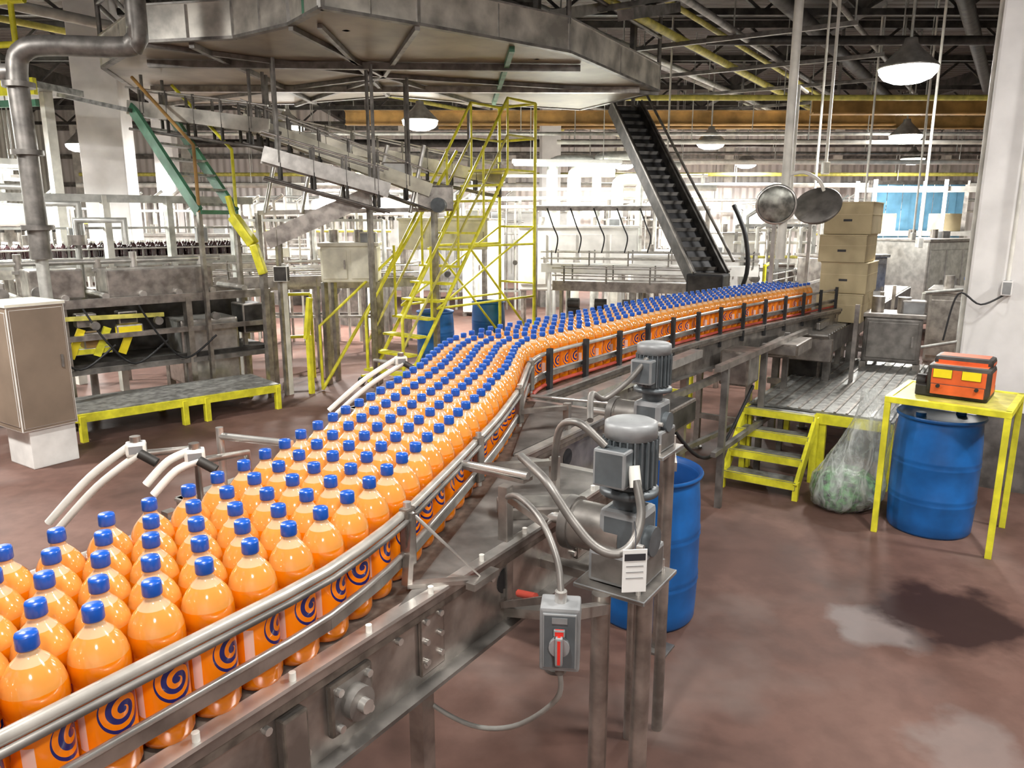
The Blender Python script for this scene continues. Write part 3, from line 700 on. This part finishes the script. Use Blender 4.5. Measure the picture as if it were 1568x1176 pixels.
cc = Vector((-1.7,10.6,4.17))
for i in range(0, n, 2): b.beam(Vector((*CP[i], 4.17)), cc, .05, .05, STEELD)
b.beam((-5.2,11.5,4.15), (1.85,11.6,4.15), .09, .08, STEEL); b.beam((-4.4,9.7,4.15), (.85,10.0,4.15), .07, .08, STEELD)
b.beam((-3.5,8.8,4.17), (-3.2,12.9,4.17), .06, .06, STEELD); b.beam((.0,9.0,4.17), (-.3,13.0,4.17), .06, .06, GREEN); b.beam((-1.9,8.0,4.17), (-1.9,12.2,4.17), .05, .05, STEELD)
for (x, y) in ((-5,11.5),(-3.5,9.2),(-1.7,8.3),(.3,9.7),(1.8,12),(-1,12.4)): b.beam((x, y, 4.2), (x, y, ZH), .07, .07, STEELD)
for z in (4.95, 5.25): b.tube([(x, y, z) for x, y in CP[:9]], .03, STEELD, 8)
for x, y in CP[:9]: b.tube([(x, y, 4.5), (x, y, 5.25)], .03, STEELD, 8)
for k in range(7): b.beam((-4.4+k*.95, 9.9-.1*k, 4.6), (-3.6+k*.95, 10.6, 5.0), .2, .12, STEELL if k % 2 else STEELD)
b.finish()
b = B('mezzanine_walkway')
b.beam((-11,11.6,4.0), (-6.0,10.53,4.0), .9, .08, GRAT); b.beam((-11,11.1,3.95), (-6.0,10.03,3.95), .06, .2, YEL); b.beam((-11,11.1,3.75), (-6.0,10.03,3.75), .06, .08, GREEN)
for z in (4.45, 4.95): b.tube([(-11,11.1,z),(-6.0,10.03,z)], .04, YEL, 8)
for k in range(7): x = -11+k*.8; y = 11.1-(x+11)*.2143; b.tube([(x, y, 4), (x, y, 4.95)], .035, YEL, 8)
for k in range(6):
    x = -10.6+k*.8; y = 10.9-(x+11)*.2143; b.tube([(x, y, 3.1), (x+.05, y, 3.75)], .05, STEELL, 8)
for k in (0, 2.2, 4.3): x = -10.5+k; b.beam((x, 11.6-(x+11)*.2143, 0), (x, 11.6-(x+11)*.2143, 4), .12, .12, PIPEW)
b.finish()
b = B('green_access_stair')
for q in (0, .6):
    b.beam((-5.0+q*.4,10.4+q,3.75), (-3.9+q*.4,9.6+q,2.4), .05, .14, GREEN)
for k in range(7): t = (k+.5)/7; b.beam((-5.0+1.1*t,10.4-.8*t,3.75-1.35*t), (-4.76+1.1*t,11.0-.8*t,3.75-1.35*t), .2, .03, GRAT)
b.tube([(-4.9,10.3,4.1),(-3.9,9.6,3.2),(-3.9,9.6,2.4)], .022, ORB, 8); b.tube([(-4.65,10.9,4.1),(-3.65,10.2,3.2),(-3.65,10.2,2.4)], .022, YEL, 8)
b.beam((-3.9,9.6,2.4),(-3.66,10.2,2.4),.1,.05,GREEN)
for p in ((-3.9,9.6),(-3.66,10.2)): b.beam((*p,0),(*p,2.4),.05,.05,STEEL)
b.beam((-4.95,10.5,3.7),(-5.9,10.6,3.9),.5,.05,GRAT)
b.finish()

# ------------------------------------------------------------------ incline cleated belt
b = B('inclined_belt_conveyor')
a = Vector((1.88,13.3,4.14)); c = Vector((2.66,10.3,1.5)); t = (c-a).normalized(); n_ = t.cross(Vector((0,0,1))).normalized(); up = n_.cross(t)
b.beam(a, c, .42, .06, BLACK)
for q in (-1, 1):
    b.beam(a+n_*q*.24+up*.03, c+n_*q*.24+up*.03, .05, .22, DARK); b.beam(a+n_*q*.27+up*.15, c+n_*q*.27+up*.15, .02, .03, STEELD)
k = .1
while k < (c-a).length: b.beam(a+t*k-n_*.19+up*(.05), a+t*k+n_*.19+up*.05, .02, .05, DARK); b.cyl(a+t*k-n_*.272, a+t*k-n_*.3, .02, STEELL, 8); k += .2
b.tube([a+up*.35-n_*.25, c+up*.35-n_*.25], .02, STEELD, 8)
b.box(c+Vector((0,-.05,-.15)), (.5,.4,.5), DARK, rz=RZ-1.5, bev=.03); b.beam(c+Vector((-.2,0,-.2)), (c.x-.2, c.y, 0), .06, .06, STEEL); b.beam(c+Vector((.2,0,-.2)), (c.x+.2, c.y, 0), .06, .06, STEEL)
b.beam(a+Vector((.15,0,.0)), (a.x+.15, a.y, ZH), .05, .05, STEELD)
b.tube(smooth([c+Vector((.3,0,1.0)),c+Vector((.45,-.1,.6)),c+Vector((.5,-.1,.1)),c+Vector((.35,0,-.4))]), .03, BLACK, 8)
b.finish()

# ------------------------------------------------------------------ rolling warehouse ladder
b = B('yellow_rolling_ladder')
L0 = Vector((-1.75,10.2,.25)); L1 = Vector((-.35,12.0,3.05)); hd = Vector((1.4,1.8,0)).normalized(); wd = Vector((hd.y, -hd.x, 0)); HW = .36
for q in (-1, 1):
    o = wd*q*HW
    b.tube([L0+o-Vector((0,0,.2)), L1+o], .026, YEL, 8)
    b.tube([L0+o, L0+o+Vector((0,0,.75)), L1+o+Vector((0,0,1.02)), L1+o+hd*.7+Vector((0,0,1.02))], .022, YEL, 8)
    b.tube([L0+o+Vector((0,0,.35)), L1+o+Vector((0,0,.5)), L1+o+hd*.7+Vector((0,0,.5))], .018, YELP, 8)
    for k in (.25, .5, .75, 1): p = L0.lerp(L1, k)+o; b.tube([p, p+Vector((0,0,1))], .018, YEL, 8)
    e = L1+hd*.7+o; b.tube([e+Vector((0,0,1.02)), (e.x, e.y, .12)], .026, YEL, 8)
    b.tube([(L0.x+o.x*1.4, L0.y+o.y*1.4, .12), (e.x+o.x*.4, e.y+o.y*.4, .12)], .024, YEL, 8)
    for k in (.3, .6): p = L0.lerp(L1, k)+o; b.tube([p, (e.x, e.y, p.z)], .018, YEL, 8)
    b.tube([L0.lerp(L1,.6)+o, (e.x, e.y, .4)], .018, YEL, 8); b.tube([L0.lerp(L1,.3)+o, (e.x, e.y, 2.2)], .016, YEL, 8)
    for p in (Vector((L0.x+o.x*1.4, L0.y+o.y*1.4, .06)), Vector((e.x+o.x*.4, e.y+o.y*.4, .06))): b.cyl(p-wd*.02, p+wd*.02, .06, BLACK, 14)
p = L0-wd*.62-hd*.6
b.tube([(p.x, p.y, .02), L0.lerp(L1,.85)-wd*HW+Vector((0,0,.7))], .024, YEL, 8); b.tube([(p.x, p.y, .02), (p.x, p.y, .9), L0.lerp(L1,.3)-wd*HW+Vector((0,0,.8))], .02, YEL, 8)
for k in range(13):
    c = L0.lerp(L1, k/12); b.box(c, (.16, HW*2, .03), YEL, rz=math.atan2(hd.y, hd.x))
b.box(L1+hd*.36, (.72, HW*2, .03), YEL, rz=math.atan2(hd.y, hd.x))
for z in (.5, 1.02): b.tube([L1+hd*.7-wd*HW+Vector((0,0,z)), L1+hd*.7+wd*HW+Vector((0,0,z))], .02, YEL, 8)
for z in (.4, 1.3, 2.2): e = L1+hd*.7; b.tube([(e.x-wd.x*HW, e.y-wd.y*HW, z), (e.x+wd.x*HW, e.y+wd.y*HW, z)], .018, YEL, 8)
b.finish()

# ------------------------------------------------------------------ left foreground: air blow-off arms
def arm(cl, tip, foot):
    b = B('air_nozzle_arm'); cl = Vector(cl); tip = Vector(tip); d = (tip-cl).normalized(); sd = d.cross(Vector((.3,-.6,.7))).normalized()*.021
    for q in (-1, 1): b.tube(smooth([cl+sd*q, cl+(tip-cl)*.5+sd*q+Vector((0,0,.02)), tip+sd*q]), .0125, WHITEP, 10)
    b.box(cl, (.06,.045,.045), GREYL, rz=.4, bev=.01); b.cyl(cl+Vector((0,0,-.03)), cl+Vector((0,0,.04)), .016, STEEL, 12); b.cyl(cl+Vector((.02,-.02,-.01)), cl+Vector((.07,-.02,-.04)), .015, DARK, 12)
    f = Vector(foot); b.tube([cl-Vector((0,0,.02)), (f.x, f.y, cl.z-.06), (f.x, f.y, 0)], .013, STEEL, 10)
    b.box((f.x, f.y, .006), (.12,.12,.012), STEELD)
    b.finish()
arm((-1.18,2.26,1.6), (-1.44,2.2,1.36), (-1.08,2.46))
arm((-.98,2.22,1.59), (-1.10,2.16,1.50), (-.9,2.44))
arm((-.56,3.72,1.61), (-.90,3.62,1.36), (-.75,4.05))
b = B('guide_rail_bar'); b.tube([(-.97,2.40,1.6),(-.72,2.36,1.585)], .013, STEELL, 8); b.cyl((-.97,2.40,0), (-.97,2.40,1.63), .013, STEELL, 8); b.finish()
b = B('cable_tray_post'); b.beam((-3.0,9.9,0),(-3.0,9.9,1.75),.07,.07,PIPEW); b.box((-3.0,9.85,1.62),(.18,.12,.2),DARK,bev=.01); b.beam((-2.55,10.8,0),(-2.55,10.8,1.7),.06,.06,STEEL); b.finish()

# ------------------------------------------------------------------ left: cabinet, platform, packer
b = B('tan_control_cabinet')
CC = Vector((-4.50,6.66,0)); cz = RZ
cen = CC+ES*.25+EN*.30
b.box(cen+ES*.03-EN*.02+Vector((0,0,.2)), (.42,.46,.4), WHITE, rz=cz, bev=.01); b.box(cen+Vector((0,0,.96)), (.50,.58,1.16), TAN, rz=cz, bev=.008)
b.box(cen+Vector((0,0,1.55)), (.52,.60,.03), CREAM, rz=cz, bev=.005)
b.box(cen-EN*.292+Vector((0,0,.96)), (.46,.008,1.10), TAN, rz=cz, bev=.003); b.box(cen-ES*.252+Vector((0,0,.96)), (.008,.52,1.06), TAN, rz=cz, bev=.003)
b.box(cen-EN*.302+ES*.17+Vector((0,0,1.0)), (.02,.02,.12), STEELD, rz=cz)
b.finish()
b = B('low_yellow_platform')
QA = Vector((-4.57,7.62,0)); QX = Vector((.744,.668,0)); QY = Vector((-.668,.744,0)); QL = 2.25; QD = .85; QZ = math.atan2(.668,.744)
def qp(x, y, z): return QA+QX*x+QY*y+Vector((0,0,z))
b.box(qp(QL/2,QD/2,.3), (QL,QD,.03), GRAT, rz=QZ)
for y in (0, QD): b.beam(qp(0,y,.26), qp(QL,y,.26), .04, .09, YEL)
for x in (0, QL): b.beam(qp(x,0,.26), qp(x,QD,.26), .04, .09, YEL)
for x in (.05, 1.1, 1.35, QL-.03):
    for y in (0, QD): b.beam(qp(x,y,0), qp(x,y,.28), .06, .06, YEL)
b.finish()
b = B('case_packer_machine')
for x in (-1.2, .2, 1.6, 2.7):
    for y in (1.1, 2.0): b.beam(qp(x,y,0), qp(x,y,1.35), .08, .08, STEEL)
for z in (.55, .95, 1.35):
    for y in (1.1, 2.0): b.beam(qp(-1.2,y,z), qp(2.7,y,z), .08, .10 if z > 1 else .06, STEEL if z > .6 else STEELD)
b.box(qp(.75,1.55,.6), (3.8,.8,.06), DARK, rz=QZ); b.box(qp(.75,1.9,.95), (3.6,.04,.7), DARK, rz=QZ)
b.box(qp(.2,1.4,1.58), (.55,.5,.34), STEEL, rz=QZ, bev=.02); b.box(qp(-.55,1.4,1.52), (.5,.5,.22), STEELL, rz=QZ, bev=.02); b.box(qp(1.35,1.4,1.55), (1.25,.45,.34), STEEL, rz=QZ, bev=.015)
for k in range(3): b.cyl(qp(-.7+k*.35,1.14,1.5), qp(-.7+k*.35,1.08,1.5), .07, STEELD, 16)
b.box(qp(1.9,1.5,.62), (.75,.6,.85), STEELL, rz=QZ, bev=.03); b.box(qp(2.5,1.4,1.0), (.3,.4,.4), DARK, rz=QZ, bev=.02)
for k in range(6): b.beam(qp(-.6+k*.28,1.15,.72), qp(-.45+k*.28,1.15,1.05), .05, .08, HAZ if k % 2 else YEL)
b.box(qp(.1,1.3,.78), (1.2,.3,.08), YEL, rz=QZ, bev=.01); b.box(qp(.5,1.25,.9), (.2,.2,.2), ORB, rz=QZ, bev=.02); b.box(qp(.9,1.12,1.0), (.3,.1,.14), HAZ, rz=QZ, bev=.02); b.beam(qp(-.2,1.08,1.2), qp(1.3,1.08,1.16), .04, .05, YELP)
for k in range(5): b.box(qp(-.9+k*.45,1.2,1.15), (.22,.18,.16), (STEEL, DARK, STEELD)[k%3], rz=QZ, bev=.02)
for k in range(9): b.cyl(qp(-1+k*.42,1.1,1.42), qp(-1+k*.42,2.0,1.42), .04, STEELL, 12)
for k in range(5): p = qp(-.9+k*.7,1.02,1.1); b.cyl(p, p-QY*.08, .05, STEELD, 12)
for k in range(4): b.tube(smooth([qp(-.8+k*.6,1.0,1.3),qp(-.6+k*.6,.95,.9),qp(-.3+k*.6,1.0,.6),qp(.1+k*.6,1.0,.85)]), .013, BLACK, 6)
for k in range(8): b.cyl(qp(-.9+k*.42,1.75,1.42), qp(-.9+k*.42,1.75,1.75+.08*(k%3)), .045, STEELL if k%2 else STEEL, 12); b.cyl(qp(-.9+k*.42,1.75,1.68), qp(-.9+k*.42,1.75,1.72), .07, STEELD, 12)
b.tube([qp(-1.1,1.75,1.8), qp(2.3,1.75,1.8)], .035, STEELL, 10)
b.finish()
b = B('guard_frame')
for x in (-2.4,-.9,.3,1.1,1.9,2.8): b.beam(qp(x,2.4,0), qp(x,2.4,2.62), .09, .09, PIPEW if x < 1.5 else GALV)
for z in (1.75, 2.58): b.beam(qp(-2.6,2.4,z), qp(3.1,2.4,z), .08, .10, GALV)
b.beam(qp(-2.6,2.4,2.2), qp(3.1,2.4,2.2), .03, .03, GALV)
for x in (-1.6, .7, 2.3): b.box(qp(x,2.34,2.1), (.16,.08,.22), GREYL, rz=QZ, bev=.01)
b.finish()
pp = []
for k in range(44):
    for r_ in range(3): p = qp(-2.4+k*.13, 3.2+r_*.12, 0); pp.append((p.x, p.y))
bottle_mass('dark_cola_bottles', pp, 1.685, mats=[DBOT, DBOT, DBOT, WHITEP, DBOT])
lineconv('cola_bottle_conveyor', qp(-2.7,3.32,1.665), qp(3.4,3.32,1.665), .5).finish()
b = B('insulated_process_pipe')
b.tube(smooth([(-4.95,8.0,1.9),(-4.95,8.0,3.0),(-4.95,8.0,3.75),(-4.85,8.0,3.95),(-4.6,8.02,4.0),(-3.95,8.1,4.0),(-3.8,8.1,4.05),(-3.75,8.1,4.25),(-3.75,8.1,ZH)],4), .10, STEELD, 16)
for z in (2.2, 2.95, 3.6): b.cyl((-4.95,8.0,z), (-4.95,8.0,z+.05), .15, STEELD, 18)
b.cyl((-5.2,8.0,3.75),(-4.95,8.0,3.75),.08,STEELD,12); b.lathe([(.001,0),(.12,.0),(.12,.03),(.001,.03)],(-5.22,8,3.7),DARK,18)
b.cyl((-4.95,8.0,0),(-4.95,8.0,1.9),.06,GALV,12)
b.finish()
b = B('valve_manifold')
for k in range(4):
    x = -6.9+k*.5; b.tube([(x,9.2+.1*k,0),(x,9.2+.1*k,2.9-.2*k),(x+.5,9.4+.1*k,2.9-.2*k),(x+.5,9.4+.1*k,2.0)], .05, GALV, 10); b.cyl((x,9.2+.1*k,2.0),(x,9.2+.1*k,2.12),.11,STEEL,14)
b.finish()
def filler(x, y, r, z0, z1, nval=24):
    b = B('rotary_filler')
    b.cyl((x,y,0),(x,y,z0),r*.6,STEELD,32); b.cyl((x,y,z0),(x,y,z0+.12),r,STEELL,36); b.cyl((x,y,z0+.1),(x,y,z1),r*.25,STEEL,24)
    b.lathe([(r*.55,z1),(r*1.0,z1),(r*1.03,z1+.05),(r*1.03,z1+.3),(r*.95,z1+.36),(.001,z1+.4)],(x,y,0),WHITE,36)
    b.cyl((x,y,z1+.38),(x,y,z1+.9),.09,GALV,14)
    for k in range(nval):
        a = k*2*math.pi/nval; px, py = x+math.cos(a)*r*.9, y+math.sin(a)*r*.9
        b.cyl((px,py,z1-.3),(px,py,z1),.03,STEEL,8); b.cyl((px,py,z1-.1),(px,py,z1-.03),.05,DARK,8); b.cyl((px,py,z0+.12),(px,py,z0+.2),.05,STEELD,8)
    for k in range(8):
        a = k*math.pi/4+.2; px, py = x+math.cos(a)*r*1.12, y+math.sin(a)*r*1.12; b.beam((px,py,0),(px,py,z1+.5),.06,.06,PIPEW)
    pts = [(x+math.cos(k*math.pi/4+.2)*r*1.12, y+math.sin(k*math.pi/4+.2)*r*1.12, z1+.5) for k in range(9)]; b.tube(pts,.03,GALV,8); b.tube([(p[0],p[1],z0) for p in pts],.025,GALV,8)
    b.finish()
filler(-9.0,13.6,1.0,1.3,2.2); filler(-3.3,17.2,1.1,1.4,2.4); filler(6.4,18.6,.9,1.3,2.2); filler(3.9,21.8,1.1,1.3,2.4); filler(-6.2,21.5,1.2,1.3,2.4)

# ------------------------------------------------------------------ overhead transfer conveyors
def hangconv(name, a, c, w, m=CREAM):
    b = B(name); a = Vector(a); c = Vector(c); t = (c-a).normalized(); n = Vector((-t.y, t.x, 0)).normalized(); L_ = (c-a).length
    b.beam(a, c, w, .04, STEELD)
    for q in (-1, 1):
        o = n*q*w/2; b.beam(a+o+Vector((0,0,.05)), c+o+Vector((0,0,.05)), .03, .18, m); b.tube([a+o+Vector((0,0,.3)), c+o+Vector((0,0,.3))], .014, STEELL, 6)
        k = .2
        while k < L_: p = a+t*k+o; b.beam(p, p+Vector((0,0,.32)), .025, .03, STEELD); b.beam(p-Vector((0,0,.2)), p, .03, .03, DARK); k += .4
        b.tube([a+o-Vector((0,0,.22)), c+o-Vector((0,0,.22))], .02, STEELD, 6)
    for f in (.12, .88):
        p = a.lerp(c, f); b.beam(p+n*w*.5, (p.x+n.x*w*.5, p.y+n.y*w*.5, 4.14), .03, .03, STEELD); b.beam(p-n*w*.5, (p.x-n.x*w*.5, p.y-n.y*w*.5, 4.14), .03, .03, STEELD)
    return b.finish()
hangconv('overhead_bottle_conveyor', (-5.0,10.6,3.7), (-3.0,10.1,3.4), .4, CANR)
hangconv('overhead_bottle_conveyor', (-3.5,10.3,3.5), (-1.15,10.8,2.65), .42, CREAM)
hangconv('overhead_bottle_conveyor', (-3.0,9.4,3.02), (-1.6,9.9,2.62), .35, STEELL)
hangconv('overhead_bottle_conveyor', (-4.3,12.3,3.7), (-.2,12.9,2.9), .4, CANR)
lineconv('inclined_chute', (-3.2,10.0,2.12), (-1.9,10.3,2.7), .4, rails=False, side=STEEL, top=STEEL, d=.22).finish()
b = B('conveyor_transfer_head')
b.box((-1.1,10.9,2.6),(.5,.45,.35),STEEL,rz=.2,bev=.03); b.box((-1.6,10.8,2.95),(.4,.3,.25),WHITE,rz=.2,bev=.02); b.cyl((-1.0,10.7,2.5),(-1.0,10.4,2.5),.1,GREYB,16); b.beam((-1.1,10.9,2.5),(-1.1,10.9,0),.07,.07,STEEL)
for k in range(5): b.tube([(-3.4+k*.5,10.6,2.4),(-3.2+k*.5,10.7,3.3)],.03,STEELL,8)
b.beam((-3.5,10.6,2.4),(-1.1,10.9,2.45),.06,.06,STEEL); b.beam((-3.5,10.6,2.4),(-3.5,10.6,0),.06,.06,STEEL)
b.finish()

# ------------------------------------------------------------------ mid-distance lines and machines
lineconv('bottle_line_conveyor', (.75,12.7,1.3), (3.4,11.8,1.3), .5).finish()
lineconv('bottle_line_conveyor', (-5.2,12.3,1.3), (-1.7,13.4,1.3), .4).finish()
lineconv('bottle_line_conveyor', (-4.4,11.2,1.45), (-2.4,11.8,1.45), .35).finish()
lineconv('bottle_line_conveyor', (.6,14.1,1.5), (4.2,12.9,1.5), .4, side=WHITE).finish()
lineconv('bottle_line_conveyor', (4.9,13.5,1.1), (9.5,20,1.1), .5).finish()
lineconv('bottle_line_conveyor', (-11,18.6,1.6), (-4.8,18.9,1.6), .4, side=WHITE).finish()
def machine(name, x, y, w, d, z0, z1, rz, body, roof=None, win=None):
    b = B(name); R = Matrix.Rotation(rz, 3, 'Z')
    def q(a, c, z): return Vector((x, y, 0))+R @ Vector((a, c, 0))+Vector((0,0,z))
    b.box(q(0,0,(z0+z1)/2), (w, d, z1-z0), body, rz=rz, bev=.03)
    b.box(q(0,0,z1+.02), (w+.05, d+.05, .05), roof or STEEL, rz=rz, bev=.01)
    k = int(w/.7)+1
    for i in range(k):
        cx = -w/2+(i+.5)*w/k; b.box(q(cx,-d/2-.008,(z0+z1)/2), (w/k*.86,.02,(z1-z0)*.8), win or body, rz=rz, bev=.008); b.box(q(cx+w/k*.35,-d/2-.03,(z0+z1)/2), (.02,.03,.12), STEEL, rz=rz)
    for a in (-1, 1):
        for c in (-1, 1): b.beam(q(a*w*.46,c*d*.44,0), q(a*w*.46,c*d*.44,z0), .07, .07, STEEL)
    for a in (-.3, .15): b.cyl(q(a*w,0,z1), q(a*w,0,z1+.22), .07, STEEL, 14)
    b.box(q(w*.32,0,z1+.1), (.25,.2,.18), GREYL, rz=rz, bev=.02)
    return b.finish()
machine('stainless_hopper_tank', -2.3,10.9,.78,.7,1.45,1.95,.1, CREAM, CREAM)
machine('shrink_tunnel', -1.25,14.2,1.6,.9,1.78,2.3,.03, CREAM, CREAM)
machine('bottle_warmer_tunnel', 1.35,16.0,2.4,1.4,.9,2.15,-.03, WHITE, WHITE)
machine('bottle_warmer_tunnel', 3.3,14.8,2.0,1.0,.95,1.62,-.1, WHITE, WHITE)
machine('labeling_machine', 5.6,12.9,1.1,.9,.6,1.7,.4, STEEL)
machine('palletizer', 8.4,15.5,1.6,1.2,.3,1.9,.5, STEELL)
machine('capping_machine', -6.5,15.3,2,1.0,.8,2.0,.2, STEELL)
machine('rinser_machine', -11.5,16.2,2.4,1.2,.8,2.1,.5, WHITE)
machine('rinser_machine', .6,22.5,2.6,1.2,.6,2.5,.0, WHITE)
machine('blow_molding_machine', -2.6,22.6,2.4,1.4,.3,2.7,.0, WHITE, WHITE)
machine('control_cabinet', 4.9,16.8,.9,.6,0.1,2.0,.2, WHITE)
machine('control_cabinet', -.7,18.6,1.0,.6,0.1,2.3,.0, WHITE)
machine('electrical_enclosure', 4.42,8.65,.60,.4,.70,1.22,RZ-math.pi/2+.1, STEELD)
machine('turntable_machine', 6.6,10.8,1.0,.9,.3,1.3,RZ-math.pi/2, STEEL)
b = B('process_piping')
for k, (x, y, z0, z1, r) in enumerate(((.9,17.4,2.2,3.6,.12),(1.4,17.5,2.2,3.4,.15),(1.9,17.4,2.2,3.7,.10),(2.4,17.6,2.0,3.2,.14),(2.9,17.6,1.6,3.5,.09),(3.6,17.1,1.6,3.0,.07))):
    b.tube(smooth([(x,y,0),(x,y,z0),(x,y,z1-.2),(x+.06,y,z1-.05),(x+.25,y,z1),(x+.9,y,z1)],3), r, PIPEW if k % 2 else GALV, 12); b.cyl((x,y,z0+.3),(x,y,z0+.36),r*1.35,STEEL,14)
for z in (2.6,2.8,3.0,3.3): b.tube([(-1.0,17.9,z),(4.5,17.9,z)], .04, PIPEW, 8)
for x in (-.9, 4.4): b.beam((x,17.9,0),(x,17.9,3.35),.06,.06,GALV)
b.finish()
def skid(x, y, w, hgt, seed):
    rs = random.Random(seed); b = B('pipe_and_valve_skid')
    for a in (0, w*.5, w): b.beam((x+a, y, 0), (x+a, y, hgt), .06, .06, GALV); b.beam((x+a, y+.5, 0), (x+a, y+.5, hgt), .05, .05, STEELD)
    for z in (.5, hgt*.6, hgt): b.beam((x, y, z), (x+w, y, z), .05, .05, GALV); b.beam((x, y+.5, z), (x+w, y+.5, z), .04, .04, STEELD)
    for k in range(int(w/.22)):
        px = x+.1+k*.22; z0 = .9+rs.random()*.4; z1 = hgt-.1+rs.random()*.5; m = rs.choice([PIPEW, STEELL, GALV, STEEL])
        r = rs.uniform(.02, .045); b.tube([(px, y+.15, 0), (px, y+.15, z1), (px+.18, y+.15, z1+.12)], r, m, 8)
        if k % 2: b.cyl((px, y+.05, z0), (px, y+.25, z0), r*2, rs.choice([DARK, STEELD, STEEL]), 12)
        if k % 3 == 0: b.box((px, y+.05, z0+.5), (.14, .12, .18), rs.choice([GREYL, DARK, CREAM]), bev=.01)
    for k in range(3): z = 1.0+rs.random()*(hgt-1); b.tube([(x-.1, y+.3, z), (x+w+.1, y+.3, z)], .028, rs.choice([STEELL, PIPEW, YELP]), 8)
    b.finish()
skid(-5.0,14.3,2.6,2.3,1); skid(-8.6,16.8,1.6,2.5,2); skid(4.6,15.2,1.4,2.2,3); skid(-2.0,19.6,2.2,2.8,4); skid(2.4,19.3,2.4,2.6,5); skid(9.0,22.2,3.0,2.6,6); skid(-13.2,20.5,3,2.6,7)
b = B('pneumatic_hoses')
for k in range(7):
    x = .6+k*.4; y = 13.15+.02*k; b.tube(smooth([(x,y,2.5),(x+.1,y-.1,2.2),(x+.18,y-.1,2.0),(x+.15,y,1.75)]), .012, BLACK, 6)
b.beam((.4,13.2,2.5),(3.4,13.35,2.5),.06,.08,STEEL)
for x in (.4,3.4): b.beam((x,13.2+(x-.4)*.05,0),(x,13.2+(x-.4)*.05,2.5),.06,.06,STEEL)
b.finish()
b = B('drive_motor_bank')
for k in range(6):
    x = .9+k*.42; y = 12.1-k*.13; b.cyl((x,y,1.0),(x+.18,y-.04,1.0),.08,DARK,14); b.box((x+.09,y,.88),(.2,.14,.1),DARK,bev=.01); b.beam((x+.09,y,0),(x+.09,y,.85),.05,.05,STEELD)
b.beam((.8,12.12,.5),(3.3,11.34,.5),.06,.06,STEELD); b.finish()
def rail(name, pts, h=1.1, m=YEL):
    b = B(name)
    for i in range(len(pts)-1):
        a, c = Vector((*pts[i], 0)), Vector((*pts[i+1], 0))
        for z in (h*.5, h): b.tube([a+Vector((0,0,z)), c+Vector((0,0,z))], .024, m, 8)
        k = max(1, int((c-a).length/1.1))
        for j in range(k+1): p = a.lerp(c, j/k); b.tube([p, p+Vector((0,0,h))], .024, m, 8)
    return b.finish()
rail('yellow_guard_rail', [(-3.35,10.9),(-2.95,11.0)], 1.25)
rail('yellow_guard_rail', [(3.4,10.2),(3.8,11.1)], 1.7)
rail('steel_guard_rail', [(5.2,9.5),(6.0,10.0)], 1.4, GALV)
rail('yellow_guard_rail', [(2.0,8.2),(1.35,8.9)], .8)
b = B('yellow_pipe_clamp_stand')
b.beam((-3.55,9.8,2.35),(-3.3,9.75,2.0),.14,.12,YEL,bev=.02); b.beam((-3.3,9.75,2.0),(-3.2,9.75,1.62),.12,.10,YEL,bev=.02); b.tube([(-3.55,9.8,2.35),(-3.6,9.8,2.6)],.04,YEL,8); b.beam((-3.2,9.75,0),(-3.2,9.75,1.65),.07,.07,STEEL)
b.beam((-2.75,9.95,.75),(-2.68,9.95,1.3),.06,.06,YEL); b.beam((-2.72,9.95,0),(-2.72,9.95,.8),.06,.06,YEL)
b.finish()
machine('stretch_wrap_machine', 8.0,12.2,.9,.8,.9,1.35,.5, BLUE, BLUE)
b = B('blue_strip_curtain')
CUR = mat('blue_vinyl', (.18,.42,.62), .4, 0, .12, 3)
for k in range(12): b.box((9.4+k*.2, 20+.02*(k%2), 2.35), (.19,.012,1.7), CUR)
b.box((10.5,20,3.25),(2.6,.08,.1),STEEL); b.beam((9.25,20,0),(9.25,20,3.3),.1,.1,STEEL); b.beam((11.75,20,0),(11.75,20,3.3),.1,.1,STEEL); b.finish()
b = B('pallet_rack')
for x in (8.2,9.8,11.4):
    for y in (17.5,18.4): b.beam((x,y,0),(x,y,3.2),.08,.08,PIPEW)
for z in (1.0,2.0,3.0):
    for y in (17.5,18.4): b.beam((8.2,y,z),(11.4,y,z),.05,.1,PIPEW)
for z in (1.03,2.03):
    b.box((9.8,17.95,z),(3.2,.9,.03),GALV)
b.finish()
for i in range(4):
    p = Vector((8.6+i*.75,17.95,0)); b = B('cardboard_carton'); z = 1.05 if i % 2 else 2.05; b.box((p.x,p.y,z+.2),(.5,.5,.4),CARD,bev=.01); b.box((p.x,p.y,z+.402),(.06,.5,.004),CARDL); b.finish()
b = B('hanging_conduit_drops')
for (x, y, z) in ((3.7,9.2,2.9),(4.3,11,2.3),(5.6,10.5,2.0),(2.8,14.1,2.2),(6.3,13.8,2.3),(7.6,14.5,2.0)):
    b.tube([(x,y,z),(x,y,ZH)], .018, PIPEW, 7); b.box((x,y,z),(.08,.08,.14),GALV,bev=.01)
b.finish()

# ------------------------------------------------------------------ world, camera
w = bpy.data.worlds.new('World'); S.world = w; w.use_nodes = True
w.node_tree.nodes['Background'].inputs[0].default_value = (.8,.85,.9,1); w.node_tree.nodes['Background'].inputs[1].default_value = .3
cd = bpy.data.cameras.new('camera'); co = bpy.data.objects.new('camera', cd); S.collection.objects.link(co)
cd.sensor_width = 36; cd.lens = 26.4; co.location = (0,0,2.3); co.rotation_euler = (math.radians(77.7), 0, 0); cd.clip_end = 200
S.camera = co
S.view_settings.view_transform = 'Standard'; S.view_settings.exposure = .38
